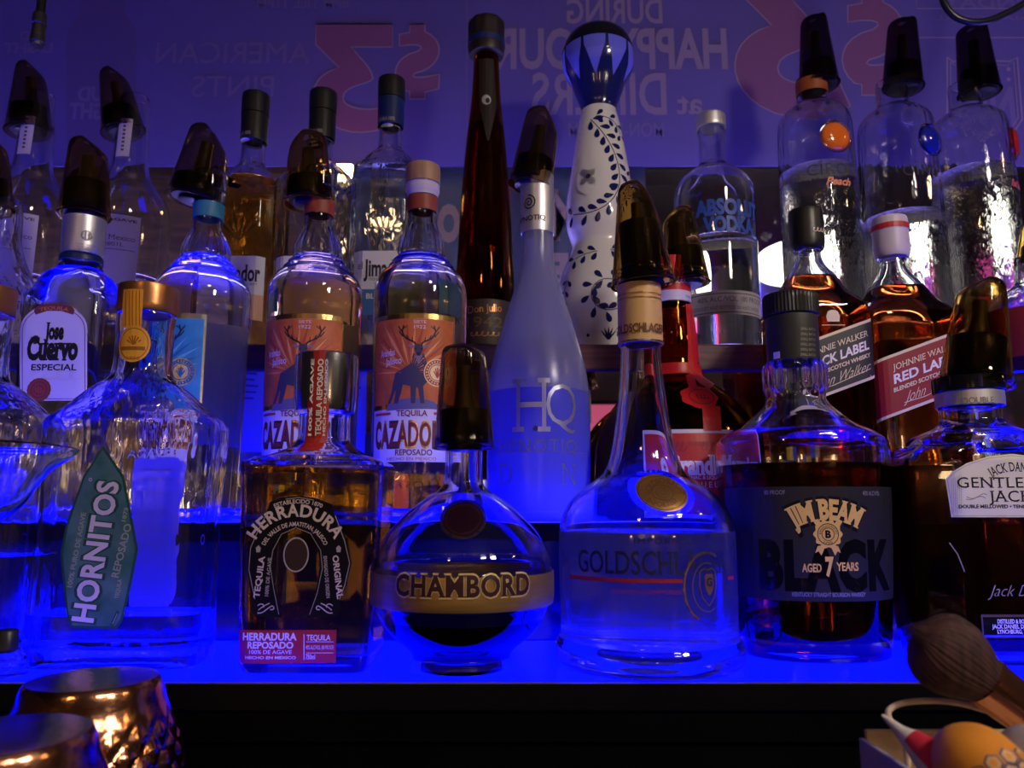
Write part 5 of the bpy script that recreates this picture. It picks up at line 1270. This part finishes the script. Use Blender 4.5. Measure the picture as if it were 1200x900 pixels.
for i in range(1500):                                         # loose bristle ends roughen the outline
    t_ = rb.uniform(0, 2*math.pi); f = rb.uniform(.35, .97); zc = f*Lh; r0 = float(np.interp(zc, fz, fr_)); r1 = float(np.interp(min(zc+.006, Lh*1.02), fz, fr_))+.0006
    p0 = Vector((math.sin(t_)*r0*.97, -math.cos(t_)*r0*.8*.97, zc)); p1 = Vector((math.sin(t_)*r1, -math.cos(t_)*r1*.8, zc+.0065+rb.uniform(-.001, .0012)))
    sd = Vector((math.cos(t_), math.sin(t_), 0))*.00013; hair.append((p0-sd, p0+sd, p1))
MM = Matrix.Translation(B-A) @ q
m.add([MM @ v for h_ in hair for v in h_], [(3*i, 3*i+1, 3*i+2) for i in range(len(hair))], MATS['bristle'])
m.build('brush_head', o, 80)
# white and red pen, strap loop, orange dipper, grey puff
P('pen_white', (.78, .72, .74), .35); P('pen_red', (.62, .03, .06), .4)
T0 = pt(1034, 838, .305); T1 = pt(1142, 930, .275); T2 = T0+(T1-T0)*1.5
o = empty('nail_pen', T0, 'white pointed pen with a red stripe lying in the box', 'pen')
m = MB(); q = Vector((0, 0, 1)).rotation_difference((T1-T0).normalized()).to_matrix().to_4x4(); Ln = .062
rg = [(0, .0006), (.002, .0011), (.008, .0021), (.012, .0036), (.02, .0062), (.03, .0082), (.045, .0095), (Ln, .0105), (Ln+.001, .0098)]
fz = np.linspace(0, Ln+.001, 40); fr_ = pchip([p[0] for p in rg], [p[1] for p in rg], fz)
loft(m, [(z, r, r, 2) for z, r in zip(fz, fr_)], MATS['pen_white'], 48, mtx=q); m.build('pen_body', o, 40)
m = MB(); sg = 48; vs = []; fs = []
for i, z in enumerate(np.linspace(.013, .036, 16)):
    r = float(np.interp(z, fz, fr_))+.00015
    for j in range(13):
        a = math.radians(150+j*12); vs.append(q @ Vector((math.sin(a)*r, -math.cos(a)*r, z)))
for i in range(15):
    for j in range(12): fs.append((i*13+j, i*13+j+1, i*13+j+14, i*13+j+13))
m.add(vs, fs, MATS['pen_red']); m.build('red_stripe', o, 60)
P('strap', (.62, .46, .36), .5)
pts = [pt(1062, 872, .318), pt(1048, 852, .322), pt(1041, 838, .326), pt(1044, 830, .328), pt(1058, 824, .330), pt(1080, 821.5, .332), pt(1110, 822, .332), pt(1140, 828, .330), pt(1170, 838, .326), pt(1200, 850, .32), pt(1230, 866, .315), pt(1240, 890, .31)]
cp = []
for i in range(len(pts)-1):
    p0, p1, p2, p3 = pts[max(i-1, 0)], pts[i], pts[i+1], pts[min(i+2, len(pts)-1)]
    for j in range(6):
        t = j/6; cp.append(.5*((2*p1)+(p2-p0)*t+(2*p0-5*p1+4*p2-p3)*t*t+(3*p1-p0-3*p2+p3)*t**3))
cp += [Vector((pts[-1].x, pts[-1].y, zb+.004))]; cp = [Vector((pts[0].x, pts[0].y, zb+.004))]+cp
m = MB(); m.tube([p-cp[0] for p in cp], .0012, MATS['strap'], 12); tag(m.build('strap_loop', None, 60, cp[0]), 'thin beige strap looping above the box', 'strap')
P('honey_orange', (.80, .30, .03), .45); P('hex_beige', (.70, .42, .22), .5)
A = pt(1102, 858, .288); B = pt(1190, 940, .262)
o = empty('orange_tube', A, 'orange rounded tube with a honeycomb band inside the box', 'tube')
q = Vector((0, 0, 1)).rotation_difference((B-A).normalized()).to_matrix().to_4x4()
pr = [(-.001, .0005), (0, .004), (.003, .0085), (.008, .0122), (.014, .0138), (.02, .0136), (.027, .0118), (.034, .0105), (.044, .0105), (.05, .0095)]
fz = np.linspace(-.001, .05, 48); fr_ = pchip([p[0] for p in pr], [p[1] for p in pr], fz)
MQ = Matrix.Translation((B-A).normalized()*.002) @ q
m = MB(); loft(m, [(z, r, r, 2) for z, r in zip(fz, fr_)], MATS['honey_orange'], 56, mtx=MQ); m.build('tube_body', o, 50)
m = MB()
for row in range(3):
    for kk in range(14):
        a0 = 2*math.pi*(kk+.5*(row % 2))/14; zc = .023+row*.0044
        for rr0, mm_, of in ((.0029, 'navy', .0002), (.0023, 'hex_beige', .0003), (.0012, 'honey_orange', .0004)):
            r = float(np.interp(zc, fz, fr_)); vs = []
            for j in range(6):
                b_ = math.radians(60*j); zz = zc+rr0*math.cos(b_); rr1 = float(np.interp(zz, fz, fr_))+of; aa = a0+rr0*math.sin(b_)/r
                vs.append(MQ @ Vector((math.sin(aa)*rr1, -math.cos(aa)*rr1, zz)))
            m.add(vs, [tuple(range(6))], MATS[mm_])
m.build('honeycomb_band', o, None)
P('grey_foam', (.30, .27, .32), .85, bump=.3, nscale=500)
c = pt(1208, 908, .275); bm = bmesh.new(); bmesh.ops.create_uvsphere(bm, u_segments=40, v_segments=24, radius=.0125)
for v in bm.verts: v.co.z *= 1.25; v.co.x *= 1-.12*max(0, v.co.z/.0125)
m = MB(); m.bm(bm, MATS['grey_foam']); tag(m.build('makeup_sponge', None, 60, c), 'rounded grey sponge at the box corner, lower right', 'sponge')
# hanging cord with connector, upper left; glossy tube, upper right
P('cable_black', (.010, .010, .013), .3); P('connector', (.09, .08, .08), .3, .7)
c = pt(47.5, 14, .70); ct = pt(46, -20, .70)
o = empty('hanging_cable', (c.x, c.y, 2.75), 'black cable with a metal connector hanging above the typed-label bottles', 'cable')
zc = lambda y: pt(47, y, .70).z-2.75
m = MB(); m.tube([(0, 0, 0), (0, 0, zc(-60)), (.0, 0, zc(18))], .0043, MATS['cable_black'], 20); m.build('cable_sheath', o)
m = MB(); lathe_pts(m, [(zc(17), .0045), (zc(17.2), .0064), (zc(29), .0068), (zc(29.5), .0060), (zc(42), .0062), (zc(42.5), .0068), (zc(50), .0070), (zc(51), .0060), (zc(54), .0056), (zc(54.2), .0005)], MATS['connector'], 32); m.build('connector_plug', o, 30)
Yt = .70
tp = [Vector((wx(1100, -30, Yt), Yt, 2.75)), pt(1098, -200, Yt), pt(1100, -30, Yt), pt(1104, -4, Yt), pt(1110, 10, Yt), pt(1122, 21, Yt), pt(1140, 26, Yt), pt(1158, 24, Yt), pt(1178, 16, Yt), pt(1198, 5, Yt), pt(1222, -14, Yt), pt(1245, -60, Yt), pt(1250, -200, Yt), Vector((wx(1250, -200, Yt), Yt, 2.75))]
cp = []
for i in range(len(tp)-1):
    p0, p1, p2, p3 = tp[max(i-1, 0)], tp[i], tp[i+1], tp[min(i+2, len(tp)-1)]
    if i in (0, len(tp)-2): cp.append(p1); continue
    for j in range(6):
        t = j/6; cp.append(.5*((2*p1)+(p2-p0)*t+(2*p0-5*p1+4*p2-p3)*t*t+(3*p1-p0-3*p2+p3)*t**3))
cp.append(tp[-1])
m = MB(); m.tube([p-tp[0] for p in cp], .0034, MATS['cable_black'], 16); tag(m.build('hanging_tube', None, 60, tp[0]), 'glossy black tube looping down from above, top right', 'tube')
bpy.context.view_layer.update()
